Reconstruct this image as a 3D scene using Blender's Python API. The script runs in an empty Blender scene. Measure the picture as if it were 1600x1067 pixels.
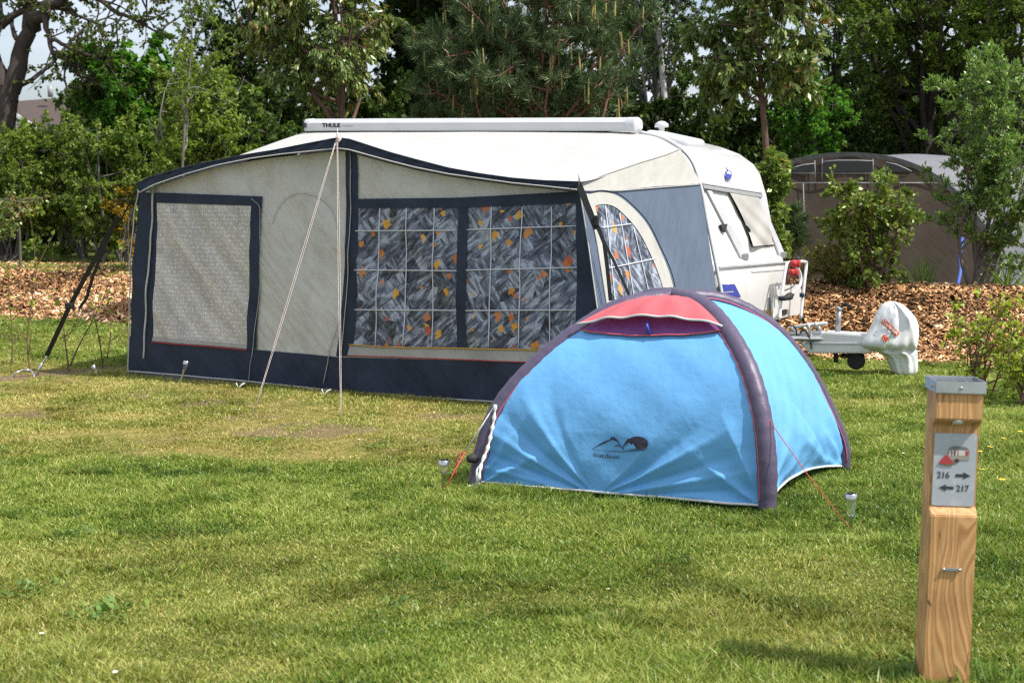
import bpy, bmesh, math, random
import numpy as np
from mathutils import Vector, Matrix
R = math.radians
rng = np.random.default_rng(7)
random.seed(7)
SC = bpy.context.scene
COL = SC.collection

# ------------------------------------------------------------------ camera
F, CX, CY, HOR, CAMZ = 2300.0, 800.0, 533.5, 315.0, 1.65
PITCH = math.atan((CY - HOR) / F)
cd = bpy.data.cameras.new('camera')
cam = bpy.data.objects.new('camera', cd); COL.objects.link(cam)
cam.location = (0, 0, CAMZ); cam.rotation_euler = (R(90) - PITCH, 0, 0)
cd.lens = F / 1600 * 36; cd.sensor_width = 36; cd.sensor_fit = 'HORIZONTAL'
cd.clip_start = 0.1; cd.clip_end = 1500
cd.dof.use_dof = True; cd.dof.focus_distance = 9.5; cd.dof.aperture_fstop = 4.5
SC.camera = cam
# ------------------------------------------------------------------ sun, sky, exposure
SUN = Vector((0.905 * math.cos(R(54.5)), -0.425 * math.cos(R(54.5)), math.sin(R(54.5)))).normalized()
sl = bpy.data.lights.new('sun', 'SUN'); sl.energy = 5.0; sl.angle = R(0.53); sl.color = (1.0, 0.955, 0.88)
so = bpy.data.objects.new('sun', sl); COL.objects.link(so); so.rotation_euler = SUN.to_track_quat('Z', 'Y').to_euler()
so.location = (20, -8, 30)
wd = bpy.data.worlds.new('World'); SC.world = wd; wd.use_nodes = True
wn, wl = wd.node_tree.nodes, wd.node_tree.links
bg = wn['Background']; bg.inputs[1].default_value = 0.14
sky = wn.new('ShaderNodeTexSky'); sky.sky_type = 'NISHITA'; sky.sun_disc = False
sky.sun_elevation = R(54.5); sky.sun_rotation = math.atan2(0.905, -0.425); sky.altitude = 20; sky.dust_density = 2.5; sky.ozone_density = 1.2
tc = wn.new('ShaderNodeTexCoord'); mp = wn.new('ShaderNodeMapping'); mp.inputs['Scale'].default_value = (1, 1, 2.2)
mp.inputs['Location'].default_value = (0.35, 0.0, 0.15)
cn = wn.new('ShaderNodeTexNoise'); cn.inputs['Scale'].default_value = 2.6; cn.inputs['Detail'].default_value = 6
cr = wn.new('ShaderNodeValToRGB'); cr.color_ramp.elements[0].position = 0.36; cr.color_ramp.elements[1].position = 0.60
mx = wn.new('ShaderNodeMixRGB'); mx.inputs[2].default_value = (6.6, 7.0, 7.8, 1)
wl.new(tc.outputs['Generated'], mp.inputs[0]); wl.new(mp.outputs[0], cn.inputs[0]); wl.new(cn.outputs[0], cr.inputs[0])
wl.new(cr.outputs[0], mx.inputs[0]); wl.new(sky.outputs[0], mx.inputs[1]); wl.new(mx.outputs[0], bg.inputs[0])
SC.view_settings.view_transform = 'Standard'; SC.view_settings.look = 'None'
SC.view_settings.exposure = 0.2; SC.view_settings.gamma = 1.0
try:
    SC.view_settings.use_curve_mapping = False
except Exception: pass
cy = SC.cycles
cy.max_bounces = 7; cy.diffuse_bounces = 3; cy.glossy_bounces = 2; cy.transmission_bounces = 5; cy.transparent_max_bounces = 6
cy.use_denoising = False; cy.sample_clamp_indirect = 4.0; cy.use_adaptive_sampling = False; cy.pixel_filter_type = 'BLACKMAN_HARRIS'; cy.filter_width = 1.3
try:
    cy.denoiser = 'OPENIMAGEDENOISE'; cy.denoising_prefilter = 'ACCURATE'
except Exception: pass

# ------------------------------------------------------------------ helpers: picture point -> place
FW = Vector((0, math.cos(PITCH), -math.sin(PITCH))); UP = Vector((0, math.sin(PITCH), math.cos(PITCH))); CAM = Vector((0, 0, CAMZ))
def ray(px, py): return Vector((px - CX, 0, 0)) + UP * (CY - py) + FW * F
def G(px, py, z=0.0):
    d = ray(px, py); return CAM + d * ((z - CAMZ) / d.z)
def P(px, py, Y):
    d = ray(px, py); return CAM + d * (Y / d.y)
def onp(px, py, o, n):
    d = ray(px, py); return CAM + d * ((o - CAM).dot(n) / d.dot(n))

# ------------------------------------------------------------------ helpers: noise
def _h(ix, iy, s):
    n = (ix.astype(np.int64) * 374761393 + iy.astype(np.int64) * 668265263 + s * 982451653) & 0x7fffffff
    n = ((n ^ (n >> 13)) * 1274126177) & 0x7fffffff
    return ((n ^ (n >> 16)) & 0xffff) / 65535.0
def vn(x, y, s=0):
    x = np.asarray(x, float); y = np.asarray(y, float)
    ix, iy = np.floor(x), np.floor(y); fx, fy = x - ix, y - iy
    fx = fx * fx * (3 - 2 * fx); fy = fy * fy * (3 - 2 * fy)
    a = _h(ix, iy, s); b = _h(ix + 1, iy, s); c = _h(ix, iy + 1, s); d = _h(ix + 1, iy + 1, s)
    return (a * (1 - fx) + b * fx) * (1 - fy) + (c * (1 - fx) + d * fx) * fy
def fbm(x, y, s=0, o=3):
    t = 0; a = .5; w = 0
    for k in range(o):
        t = t + a * vn(np.asarray(x) * 2 ** k, np.asarray(y) * 2 ** k, s + k); w += a; a *= .5
    return t / w
def sst(a, b, x):
    t = np.clip((np.asarray(x, float) - a) / (b - a), 0, 1); return t * t * (3 - 2 * t)

# ------------------------------------------------------------------ helpers: materials
def newmat(name):
    m = bpy.data.materials.new(name); m.use_nodes = True
    return m, m.node_tree.nodes, m.node_tree.links
def ramp(N, stops):
    r = N.new('ShaderNodeValToRGB'); e = r.color_ramp.elements
    while len(e) < len(stops): e.new(0.5)
    for k, (p, c) in enumerate(stops):
        e[k].position = p; e[k].color = (*c, 1)
    return r
def mat(name, col, rough=.6, metal=0, var=.12, scale=6, bump=0, bscale=60, coat=0, transl=0, spec=.5, dirt=None, stretch=(1, 1, 1)):
    m, N, L = newmat(name)
    b = N['Principled BSDF']; out = N['Material Output']
    b.inputs['Roughness'].default_value = rough; b.inputs['Metallic'].default_value = metal
    b.inputs['Coat Weight'].default_value = coat; b.inputs['Specular IOR Level'].default_value = spec
    t = N.new('ShaderNodeTexCoord'); mpp = N.new('ShaderNodeMapping'); mpp.inputs['Scale'].default_value = stretch
    L.new(t.outputs['Object'], mpp.inputs[0])
    n = N.new('ShaderNodeTexNoise'); n.inputs['Scale'].default_value = scale; n.inputs['Detail'].default_value = 6
    L.new(mpp.outputs[0], n.inputs[0])
    c0 = tuple(max(0, c * (1 - var)) for c in col); c1 = tuple(min(1, c * (1 + var)) for c in col)
    r = ramp(N, [(.3, c0), (.7, c1)]); L.new(n.outputs[0], r.inputs[0]); src = r.outputs[0]
    if dirt:
        dn = N.new('ShaderNodeTexNoise'); dn.inputs['Scale'].default_value = dirt[1]; dn.inputs['Detail'].default_value = 8; dn.inputs['Roughness'].default_value = .7
        L.new(t.outputs['Object'], dn.inputs[0])
        dr = ramp(N, [(.5, (0, 0, 0)), (.72, (dirt[2],) * 3)]); L.new(dn.outputs[0], dr.inputs[0])
        mxx = N.new('ShaderNodeMixRGB'); mxx.inputs[2].default_value = (*dirt[0], 1)
        L.new(dr.outputs[0], mxx.inputs[0]); L.new(src, mxx.inputs[1]); src = mxx.outputs[0]
    L.new(src, b.inputs['Base Color'])
    if bump:
        bn = N.new('ShaderNodeTexNoise'); bn.inputs['Scale'].default_value = bscale; bn.inputs['Detail'].default_value = 4
        L.new(mpp.outputs[0], bn.inputs[0])
        bp = N.new('ShaderNodeBump'); bp.inputs['Strength'].default_value = bump; bp.inputs['Distance'].default_value = .02
        L.new(bn.outputs[0], bp.inputs['Height']); L.new(bp.outputs[0], b.inputs['Normal'])
    if transl:
        tr = N.new('ShaderNodeBsdfTranslucent'); L.new(src, tr.inputs[0]); ms = N.new('ShaderNodeMixShader'); ms.inputs[0].default_value = transl
        L.new(b.outputs[0], ms.inputs[1]); L.new(tr.outputs[0], ms.inputs[2]); L.new(ms.outputs[0], out.inputs[0])
    return m
def leafmat(name, stops, tr=.35, gloss=.08, rough=.35, gain=1.0):
    gloss *= .45; rough = max(rough, .4)
    stops = [(p, tuple(c * gain for c in col)) for p, col in stops]
    m, N, L = newmat(name); out = N['Material Output']; N.remove(N['Principled BSDF'])
    a = N.new('ShaderNodeAttribute'); a.attribute_name = 'rnd'
    r = ramp(N, stops); L.new(a.outputs['Fac'], r.inputs[0])
    d = N.new('ShaderNodeBsdfDiffuse'); L.new(r.outputs[0], d.inputs[0])
    hs = N.new('ShaderNodeHueSaturation'); hs.inputs['Hue'].default_value = .49; hs.inputs['Saturation'].default_value = 1.1; hs.inputs['Value'].default_value = 1.3
    L.new(r.outputs[0], hs.inputs['Color'])
    t = N.new('ShaderNodeBsdfTranslucent'); L.new(hs.outputs[0], t.inputs[0])
    g = N.new('ShaderNodeBsdfGlossy'); g.inputs['Roughness'].default_value = rough; g.inputs['Color'].default_value = (.75, .85, .6, 1)
    m1 = N.new('ShaderNodeMixShader'); m1.inputs[0].default_value = tr; L.new(d.outputs[0], m1.inputs[1]); L.new(t.outputs[0], m1.inputs[2])
    m2 = N.new('ShaderNodeMixShader'); m2.inputs[0].default_value = gloss; L.new(m1.outputs[0], m2.inputs[1]); L.new(g.outputs[0], m2.inputs[2])
    L.new(m2.outputs[0], out.inputs[0]); return m

# ------------------------------------------------------------------ helpers: objects
def tag(o, label, cat, group=None, kind=None):
    if label: o['label'] = label
    if cat: o['category'] = cat
    if group: o['group'] = group
    if kind: o['kind'] = kind
    return o
ORG = {}
def thing(name, label, cat, loc=(0, 0, 0), group=None):
    o = bpy.data.objects.new(name, None); COL.objects.link(o); o.location = loc; o.empty_display_size = .2
    ORG[o.name] = Vector(loc); return tag(o, label, cat, group)
def npm(name, V, Fc, m, parent=None, org=None, attrs=None, smooth=True, uv=None, fmat=None):
    """one mesh object from world-space arrays; a child's points are stored relative to its thing"""
    V = np.asarray(V, dtype=np.float64).reshape(-1, 3)
    if parent is not None: org = ORG[parent.name]; loc = Vector((0, 0, 0))
    elif org is not None: org = Vector(org); loc = org
    else: org = Vector((0, 0, 0)); loc = org
    V = V - np.array(org)
    me = bpy.data.meshes.new(name)
    if isinstance(Fc, np.ndarray):
        k = Fc.shape[1]; M = len(Fc)
        me.vertices.add(len(V)); me.vertices.foreach_set('co', V.astype(np.float32).ravel())
        me.loops.add(M * k); me.loops.foreach_set('vertex_index', Fc.astype(np.int32).ravel())
        me.polygons.add(M); me.polygons.foreach_set('loop_start', np.arange(0, M * k, k, dtype=np.int32))
        me.update(calc_edges=True)
    else:
        me.from_pydata([tuple(v) for v in V], [], [tuple(int(i) for i in f) for f in Fc])
    if smooth: me.polygons.foreach_set('use_smooth', np.ones(len(me.polygons), dtype=bool))
    for k, (dom, arr) in (attrs or {}).items():
        at = me.attributes.new(k, 'FLOAT', dom); at.data.foreach_set('value', np.asarray(arr, dtype=np.float32))
    if uv is not None:
        ul = me.uv_layers.new(name='UVMap'); idx = np.zeros(len(me.loops), dtype=np.int32); me.loops.foreach_get('vertex_index', idx)
        ul.data.foreach_set('uv', np.asarray(uv, dtype=np.float32)[idx].ravel())
    for mm in (m if isinstance(m, (list, tuple)) else [m]): me.materials.append(mm)
    if fmat is not None: me.polygons.foreach_set('material_index', np.asarray(fmat, dtype=np.int32))
    me.update()
    o = bpy.data.objects.new(name, me); COL.objects.link(o)
    if parent is not None: o.parent = parent; ORG[o.name] = ORG[parent.name]
    else: o.location = loc; ORG[o.name] = Vector(loc)
    return o
class MB:
    """collects shapes for one mesh"""
    def __init__(s): s.v = []; s.f = []; s.uv = []; s.fm = []
    def add(s, V, Fc, uv=None, mi=0):
        b = len(s.v); V = [tuple(v) for v in V]; s.v += V; s.f += [tuple(int(i) + b for i in f) for f in Fc]; s.fm += [mi] * len(Fc)
        s.uv += [tuple(q) for q in uv] if uv is not None else [(v[0], v[2]) for v in V]
        return s
    def box(s, c, ax, size, mi=0, bev=0.0):
        X, Y, Z = ax; bm = bmesh.new(); bmesh.ops.create_cube(bm, size=1)
        for v in bm.verts: v.co = Vector((v.co.x * size[0], v.co.y * size[1], v.co.z * size[2]))
        if bev: bmesh.ops.bevel(bm, geom=bm.edges[:], offset=bev, segments=2, affect='EDGES', profile=.5)
        bm.verts.index_update(); c = Vector(c)
        s.add([c + X * v.co.x + Y * v.co.y + Z * v.co.z for v in bm.verts], [[v.index for v in f.verts] for f in bm.faces], mi=mi); bm.free(); return s
    def tube(s, pts, r, n=8, cap=True, mi=0):
        V, Fq = tube(pts, r, n, cap); return s.add(V, Fq, mi=mi)
    def lathe(s, base, prof, n=20, axis=Vector((0, 0, 1)), mi=0):
        base = Vector(base); q = axis.to_track_quat('Z', 'Y'); V = []; Fq = []
        for r, z in prof:
            for k in range(n):
                a = 2 * math.pi * k / n; V.append(base + q @ Vector((r * math.cos(a), r * math.sin(a), z)))
        for j in range(len(prof) - 1):
            for k in range(n): Fq.append((j * n + k, j * n + (k + 1) % n, (j + 1) * n + (k + 1) % n, (j + 1) * n + k))
        Fq.append(tuple(range(n))[::-1]); Fq.append(tuple((len(prof) - 1) * n + k for k in range(n))); return s.add(V, Fq, mi=mi)
    def poly(s, pts, nrm, th, mi=0):
        """a flat outline given a thickness"""
        pts = [Vector(p) for p in pts]; n = len(pts); q = Vector(nrm).normalized() * th
        s.add(pts + [p - q for p in pts], [tuple(range(n)), tuple(range(2 * n - 1, n - 1, -1))] + [(k, n + k, n + (k + 1) % n, (k + 1) % n) for k in range(n)], mi=mi); return s
    def build(s, name, m, parent=None, org=None, smooth=False, angle=None):
        o = npm(name, s.v, s.f, m, parent, org, smooth=smooth or angle is not None, uv=s.uv, fmat=s.fm)
        if angle is not None: o.data.set_sharp_from_angle(angle=R(angle))
        return o
def tube(pts, r, n=8, cap=True):
    pts = [Vector(p) for p in pts]; N = len(pts)
    rs = [r] * N if isinstance(r, (int, float)) else list(r)
    V = []; Fq = []; ref = None
    for i in range(N):
        t = (pts[min(i + 1, N - 1)] - pts[max(i - 1, 0)]).normalized()
        if ref is None: ref = t.cross(Vector((0, 0, 1)) if abs(t.z) < .9 else Vector((1, 0, 0))).normalized()
        a = (ref - t * ref.dot(t)).normalized(); b = t.cross(a); ref = a
        for k in range(n):
            w = 2 * math.pi * k / n; V.append(pts[i] + (a * math.cos(w) + b * math.sin(w)) * rs[i])
    for i in range(N - 1):
        for k in range(n): Fq.append((i * n + k, i * n + (k + 1) % n, (i + 1) * n + (k + 1) % n, (i + 1) * n + k))
    if cap: Fq.append(tuple(range(n))[::-1]); Fq.append(tuple((N - 1) * n + k for k in range(n)))
    return V, Fq
def resamp(pts, n):
    P_ = np.array([list(p) for p in pts], float); d = np.r_[0, np.cumsum(np.linalg.norm(np.diff(P_, axis=0), axis=1))]
    t = np.linspace(0, d[-1], n); return np.stack([np.interp(t, d, P_[:, k]) for k in range(P_.shape[1])], 1)
def smoothc(pts, n):
    """Catmull-Rom through points"""
    P_ = [np.array(list(p), float) for p in pts]; P_ = [2 * P_[0] - P_[1]] + P_ + [2 * P_[-1] - P_[-2]]; out = []
    for i in range(1, len(P_) - 2):
        for t in np.linspace(0, 1, 12, endpoint=False):
            a, b, c, d = P_[i - 1:i + 3]
            out.append(.5 * ((2 * b) + (c - a) * t + (2 * a - 5 * b + 4 * c - d) * t ** 2 + (3 * b - a - 3 * c + d) * t ** 3))
    out.append(P_[-2]); return resamp(out, n)
def gridF(nu, nv):
    i = np.arange(nu - 1)[:, None]; j = np.arange(nv - 1)[None, :]
    a = (i * nv + j).ravel(); return np.stack([a, a + nv, a + nv + 1, a + 1], 1)
def text_geo(s, size, font_bold=0.0):
    c = bpy.data.curves.new('t', 'FONT'); c.body = s; c.size = size; c.resolution_u = 3; c.offset = font_bold; c.fill_mode = 'FRONT'
    o = bpy.data.objects.new('t', c); COL.objects.link(o); dg = bpy.context.evaluated_depsgraph_get(); dg.update()
    me = bpy.data.meshes.new_from_object(o.evaluated_get(dg)); V = [tuple(v.co) for v in me.vertices]; Fq = [tuple(p.vertices) for p in me.polygons]
    bpy.data.objects.remove(o); bpy.data.curves.remove(c); bpy.data.meshes.remove(me); return V, Fq

# ------------------------------------------------------------------ terrain
MA = np.array([-7.2, 20.9]); MN = np.array([6.0, 11.6]) / np.hypot(6.0, 11.6)
def bankd(x, y): return (np.asarray(x) - MA[0]) * MN[0] + (np.asarray(y) - MA[1]) * MN[1] + .25 * (fbm(np.asarray(x) * .5, np.asarray(y) * .5, 3) - .5)
def hgt(x, y):
    d = bankd(x, y)
    h = (.50 + .10 * sst(0, 2, x)) * sst(0, 2.6 + .3 * sst(0, 2, x), d) + .05 * sst(.3, 1.2, d) * (fbm(np.asarray(x) * 1.5, np.asarray(y) * 1.5, 5) - .5)
    h = h - .42 * sst(3.2, 6, d) * sst(0, 2, x)
    near = sst(-.4, -1.5, d)
    return h + near * .02 * (fbm(np.asarray(x) * .7, np.asarray(y) * .7, 9) - .5)
def H1(x, y): return float(hgt(np.array([x]), np.array([y]))[0])
def drymask(x, y):
    n1 = fbm(x * .8, y * .8, 21); n2 = fbm(x * 2.5, y * 2.5, 31); n3 = fbm(x * .35, y * .5, 41)
    main = sst(8.75, 9.75, y + 1.9 * (n1 - .5) + .7 * (n2 - .5)) * sst(.9, -.4, x + .6 * (n1 - .5)) * sst(15.0, 13.9, y + .49 * (x + 3.6))
    main = main * (.62 + .5 * sst(.35, .65, n2))
    patch = .7 * sst(.52, .72, n3) * (.3 + .7 * n2)
    return np.clip(np.maximum(main, patch), 0, 1)
def soilmask(x, y):
    a, b = G(-60, 600), G(215, 570)
    ax, ay, bx, by = a.x, a.y, b.x, b.y; L_ = math.hypot(bx - ax, by - ay)
    dist = np.abs((x - ax) * (by - ay) - (y - ay) * (bx - ax)) / L_
    s = sst(.30, .12, dist + .15 * (vn(x * 3, y * 3, 5) - .5)) * (x < bx + .3) * .9
    n2 = fbm(x * 1.6, y * 1.6, 77)
    main = sst(9.8, 10.3, y) * sst(.2, -.6, x) * sst(14.4, 13.6, y + .49 * (x + 3.6)) * sst(.60, .70, n2)
    return np.clip(np.maximum(s, main * .8), 0, 1)
def chipmask(x, y):
    d = bankd(x, y); far = 2.55 + 3.3 * sst(-1, 2, x)
    return sst(-.05, .1, d) * sst(far, far - .2, d)

def groundmat():
    m, N, L = newmat('grass_ground'); b = N['Principled BSDF']; b.inputs['Roughness'].default_value = .95; b.inputs['Specular IOR Level'].default_value = .1
    t = N.new('ShaderNodeTexCoord')
    def noise(sc, det=6):
        n = N.new('ShaderNodeTexNoise'); n.inputs['Scale'].default_value = sc; n.inputs['Detail'].default_value = det; L.new(t.outputs['Object'], n.inputs[0]); return n
    g = ramp(N, [(.3, (.05, .07, .016)), (.55, (.09, .125, .026)), (.75, (.14, .16, .04))]); L.new(noise(14).outputs[0], g.inputs[0])
    d = ramp(N, [(.3, (.13, .115, .04)), (.5, (.24, .21, .065)), (.7, (.38, .28, .13))]); L.new(noise(9).outputs[0], d.inputs[0])
    s = ramp(N, [(.3, (.13, .085, .055)), (.7, (.24, .17, .12))]); L.new(noise(22).outputs[0], s.inputs[0])
    c = ramp(N, [(.35, (.05, .028, .015)), (.7, (.14, .08, .04))]); L.new(noise(30).outputs[0], c.inputs[0])
    src = g.outputs[0]
    for nm, o in (('dry', d), ('soil', s), ('chip', c)):
        a = N.new('ShaderNodeAttribute'); a.attribute_name = nm; mi = N.new('ShaderNodeMixRGB')
        L.new(a.outputs['Fac'], mi.inputs[0]); L.new(src, mi.inputs[1]); L.new(o.outputs[0], mi.inputs[2]); src = mi.outputs[0]
    L.new(src, b.inputs['Base Color'])
    bp = N.new('ShaderNodeBump'); bp.inputs['Strength'].default_value = .8; bp.inputs['Distance'].default_value = .03; L.new(noise(60).outputs[0], bp.inputs['Height']); L.new(bp.outputs[0], b.inputs['Normal'])
    return m
gx = np.r_[-300, -120, -60, -35, -22, np.arange(-16, 14.01, .14), 18, 26, 45, 90, 300]
gy = np.r_[-60, -15, -3, np.arange(1, 34, .14), 38, 45, 60, 90, 160, 320, 700]
XX, YY = np.meshgrid(gx, gy, indexing='ij'); xx, yy = XX.ravel(), YY.ravel()
ground = npm('ground', np.stack([xx, yy, hgt(xx, yy)], 1), gridF(len(gx), len(gy)), groundmat(),
             attrs={'dry': ('POINT', drymask(xx, yy)), 'soil': ('POINT', soilmask(xx, yy)), 'chip': ('POINT', chipmask(xx, yy))})
ground['kind'] = 'structure'

# grass blades: one sheet of uncountable stuff
def grass():
    pts = []
    def zone(y0, y1, dens, m=1.0):
        xa = .42 * y1 + .8; n = int(dens * (y1 - y0) * 2 * xa)
        x = rng.uniform(-xa, xa, n); y = rng.uniform(y0, y1, n); k = np.abs(x) < .40 * y + .8; pts.append(np.stack([x[k], y[k]], 1))
    zone(3.9, 6.2, 20000); zone(6.2, 8.5, 14000); zone(8.5, 11.5, 8500); zone(11.5, 16, 4800); zone(16, 21.5, 2400); zone(21.5, 30, 900)
    p = np.concatenate(pts); x, y = p[:, 0], p[:, 1]
    # longer unmown tufts where the mower did not reach
    cm = chipmask(x, y); so_ = soilmask(x, y); dr = drymask(x, y); d = bankd(x, y)
    # under the awning and caravan nothing grows high
    ox, oy = x - AO.x, y - AO.y; lx = ox * AU.x + oy * AU.y; ly = ox * AN.x + oy * AN.y
    inside = (lx > -.05) & (lx < 5.2) & (ly > .03) & (ly < 4.4)
    keep = (rng.random(len(x)) > cm * 1.2) & (rng.random(len(x)) > so_ * .9) & ~inside & (rng.random(len(x)) > .2 * dr)
    x, y, dr = x[keep], y[keep], dr[keep]; n = len(x)
    tall = fbm(x * 1.1, y * 1.1, 51); tuft = fbm(x * 5, y * 5, 61)
    hh = (.018 + .020 * sst(.4, .7, tall) + .022 * sst(.5, .75, tuft)) * (1 - .5 * dr) * rng.uniform(.6, 1.35, n)
    edge = sst(.25, .02, np.abs(ly[keep] + .05)) * (lx[keep] > -.5) * (lx[keep] < 5.3); hh = hh + .018 * edge * rng.random(n)
    w = np.clip(.0012 + .0004 * y, .0024, .008) * rng.uniform(.7, 1.3, n)
    z = hgt(x, y) - .004
    a = rng.uniform(0, 2 * np.pi, n); b = rng.uniform(0, 2 * np.pi, n); lean = hh * rng.uniform(.25, 1.3, n)
    sx, sy = np.cos(a) * w, np.sin(a) * w; dx, dy = np.cos(b) * lean, np.sin(b) * lean
    V = np.empty((n, 5, 3))
    V[:, 0] = np.stack([x - sx, y - sy, z], 1); V[:, 1] = np.stack([x + sx, y + sy, z], 1)
    V[:, 2] = np.stack([x + sx * .8 + dx * .35, y + sy * .8 + dy * .35, z + hh * .6], 1); V[:, 3] = np.stack([x - sx * .8 + dx * .35, y - sy * .8 + dy * .35, z + hh * .6], 1)
    V[:, 4] = np.stack([x + dx, y + dy, z + hh], 1)
    i = np.arange(n)[:, None] * 5
    T = np.concatenate([i + np.array([[0, 1, 2]]), i + np.array([[0, 2, 3]]), i + np.array([[3, 2, 4]])], 1).reshape(-1, 3)
    cl = sst(.58, .70, fbm(x * 2.6, y * 2.6, 123)); tone = np.clip(.50 * rng.random(n) + .5 * fbm(x * 1.7, y * 1.7, 88) + .24 * (fbm(x * .6, y * .9, 99) - .5) - .20 * cl + .03, 0, 1)
    dd = np.clip((dr * 1.0 + .12 * rng.random(n)) * 1.0, 0, 1); dd = np.where(rng.random(n) < dr * .66 + .10, np.maximum(dd, .75), dd * .35)
    m, N, L = newmat('grass_blades'); out = N['Material Output']; N.remove(N['Principled BSDF'])
    a1 = N.new('ShaderNodeAttribute'); a1.attribute_name = 'rnd'; a2 = N.new('ShaderNodeAttribute'); a2.attribute_name = 'dry'
    g = ramp(N, [(.12, (.055, .115, .015)), (.36, (.155, .25, .032)), (.6, (.28, .375, .055)), (.87, (.56, .59, .17))]); L.new(a1.outputs['Fac'], g.inputs[0])
    q = ramp(N, [(.2, (.27, .22, .05)), (.5, (.45, .41, .10)), (.8, (.68, .56, .23))]); L.new(a1.outputs['Fac'], q.inputs[0])
    mi = N.new('ShaderNodeMixRGB'); L.new(a2.outputs['Fac'], mi.inputs[0]); L.new(g.outputs[0], mi.inputs[1]); L.new(q.outputs[0], mi.inputs[2])
    d_ = N.new('ShaderNodeBsdfDiffuse'); t_ = N.new('ShaderNodeBsdfTranslucent'); gl = N.new('ShaderNodeBsdfGlossy'); gl.inputs['Roughness'].default_value = .4
    L.new(mi.outputs[0], d_.inputs[0]); L.new(mi.outputs[0], t_.inputs[0])
    m1 = N.new('ShaderNodeMixShader'); m1.inputs[0].default_value = .42; L.new(d_.outputs[0], m1.inputs[1]); L.new(t_.outputs[0], m1.inputs[2])
    m2 = N.new('ShaderNodeMixShader'); m2.inputs[0].default_value = .022; L.new(m1.outputs[0], m2.inputs[1]); L.new(gl.outputs[0], m2.inputs[2]); L.new(m2.outputs[0], out.inputs[0])
    o = npm('grass', V.reshape(-1, 3), T, m, attrs={'rnd': ('FACE', np.repeat(tone, 3)), 'dry': ('FACE', np.repeat(dd, 3))}, smooth=False)
    tag(o, 'short mown campsite grass, green and straw yellow', 'grass', kind='stuff')
def chips():
    n = 250000; x = rng.uniform(-13, 10, n); d = rng.uniform(-.35, 6.2, n)
    y = MA[1] + (d - (x - MA[0]) * MN[0]) / MN[1]; cm = chipmask(x, y)
    in_view = (x < -2.8) | (x > 1.2)  # stretches of the bank in view keep their chips at full density
    k = (rng.random(n) < np.maximum(cm, .06)) & (in_view | (rng.random(n) < .25)); x, y = x[k], y[k]; n = len(x)
    z = hgt(x, y) + rng.uniform(.0, .035, n)
    l = np.clip(rng.lognormal(-3.95, .55, n), .007, .08); w = l * rng.uniform(.25, .6, n)
    yaw = rng.uniform(0, 2 * np.pi, n); tilt = rng.normal(0, .45, n); roll = rng.normal(0, .5, n)
    A = np.stack([np.cos(yaw) * np.cos(tilt), np.sin(yaw) * np.cos(tilt), np.sin(tilt)], 1)
    B = np.stack([-np.sin(yaw) * np.cos(roll), np.cos(yaw) * np.cos(roll), np.sin(roll)], 1); C_ = np.cross(A, B)
    c = np.stack([x, y, z], 1); V = np.empty((n, 8, 3)); q = 0
    for sa, sb in ((-1, -1), (1, -.7), (.8, 1), (-.9, .8)):
        V[:, q] = c + A * (l * sa)[:, None] + B * (w * sb)[:, None] + C_ * .004; V[:, q + 4] = V[:, q] - C_ * .008; q += 1
    i = np.arange(n)[:, None] * 8
    Q = np.concatenate([i + np.array([f]) for f in ([0, 1, 2, 3], [0, 4, 5, 1], [1, 5, 6, 2], [2, 6, 7, 3], [3, 7, 4, 0])], 1).reshape(-1, 4)
    big = fbm(x * 1.3, y * 1.3, 17); r = np.clip(rng.random(n) ** 1.25 * .95 + .8 * (big - .5), 0, 1)
    m = leafmat('wood_chips', [(0, (.03, .017, .010)), (.28, (.14, .072, .034)), (.55, (.32, .17, .08)), (.8, (.48, .29, .145)), (1, (.72, .53, .34))], tr=.0, gloss=.02)
    o = npm('wood_chips', V.reshape(-1, 3), Q, m, attrs={'rnd': ('FACE', np.repeat(r, 5))}, smooth=False)
    tag(o, 'bed of orange brown wood chips spread over the low bank', 'wood chips', kind='stuff')

# ------------------------------------------------------------------ the awning's frame of reference
AO = G(205, 588); _b = G(975, 646); AU = (_b - AO); AU.z = 0; AU.normalize(); AN = Vector((-AU.y, AU.x, 0)); ZZ = Vector((0, 0, 1))
def loc3(x, y, z): return AO + AU * x + AN * y + ZZ * z
def PF(px, py, off=0.0):
    """picture point on the awning's front plane (off = metres in front of it) -> (x, z)"""
    p = onp(px, py, AO - AN * off, AN); return (p - AO).dot(AU), p.z
def fwr(x, z):
    """gentle folds of the hanging cloth"""
    return .012 * math.sin(x * 3.1 + z * 2.2) + .008 * math.sin(x * 7.3 + z * 6.1 + 1) + .005 * math.sin(x * 13 + z * 12 + 2 * math.sin(x * 2)) + .003 * math.sin(x * 24 + z * 19 + math.sin(z * 5))
def fmap(px, py, off=0.0):
    x, z = PF(px, py); return AO + AU * x + ZZ * z - AN * (off + fwr(x, z)), (x, z)
LC = PF(905, 285)[0]
def ribbon(name, A, B, m, parent, fm, off, nu=40, nv=6, uvs=1.0, wob=0.0, smoothp=False):
    """cloth strip between two traced edges; fm maps a picture point to its place"""
    A = (smoothc if smoothp and len(A) > 2 else resamp)(A, nu); B = (smoothc if smoothp and len(B) > 2 else resamp)(B, nu)
    V = []; U = []
    for i in range(nu):
        for j in range(nv):
            t = j / (nv - 1); p = A[i] * (1 - t) + B[i] * t
            q, uv = fm(p[0], p[1], off + (wob * math.sin(i * 1.7 + j) if wob else 0)); V.append(q); U.append(uv)
    return npm(name, V, gridF(nu, nv), m, parent, uv=U)

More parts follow.
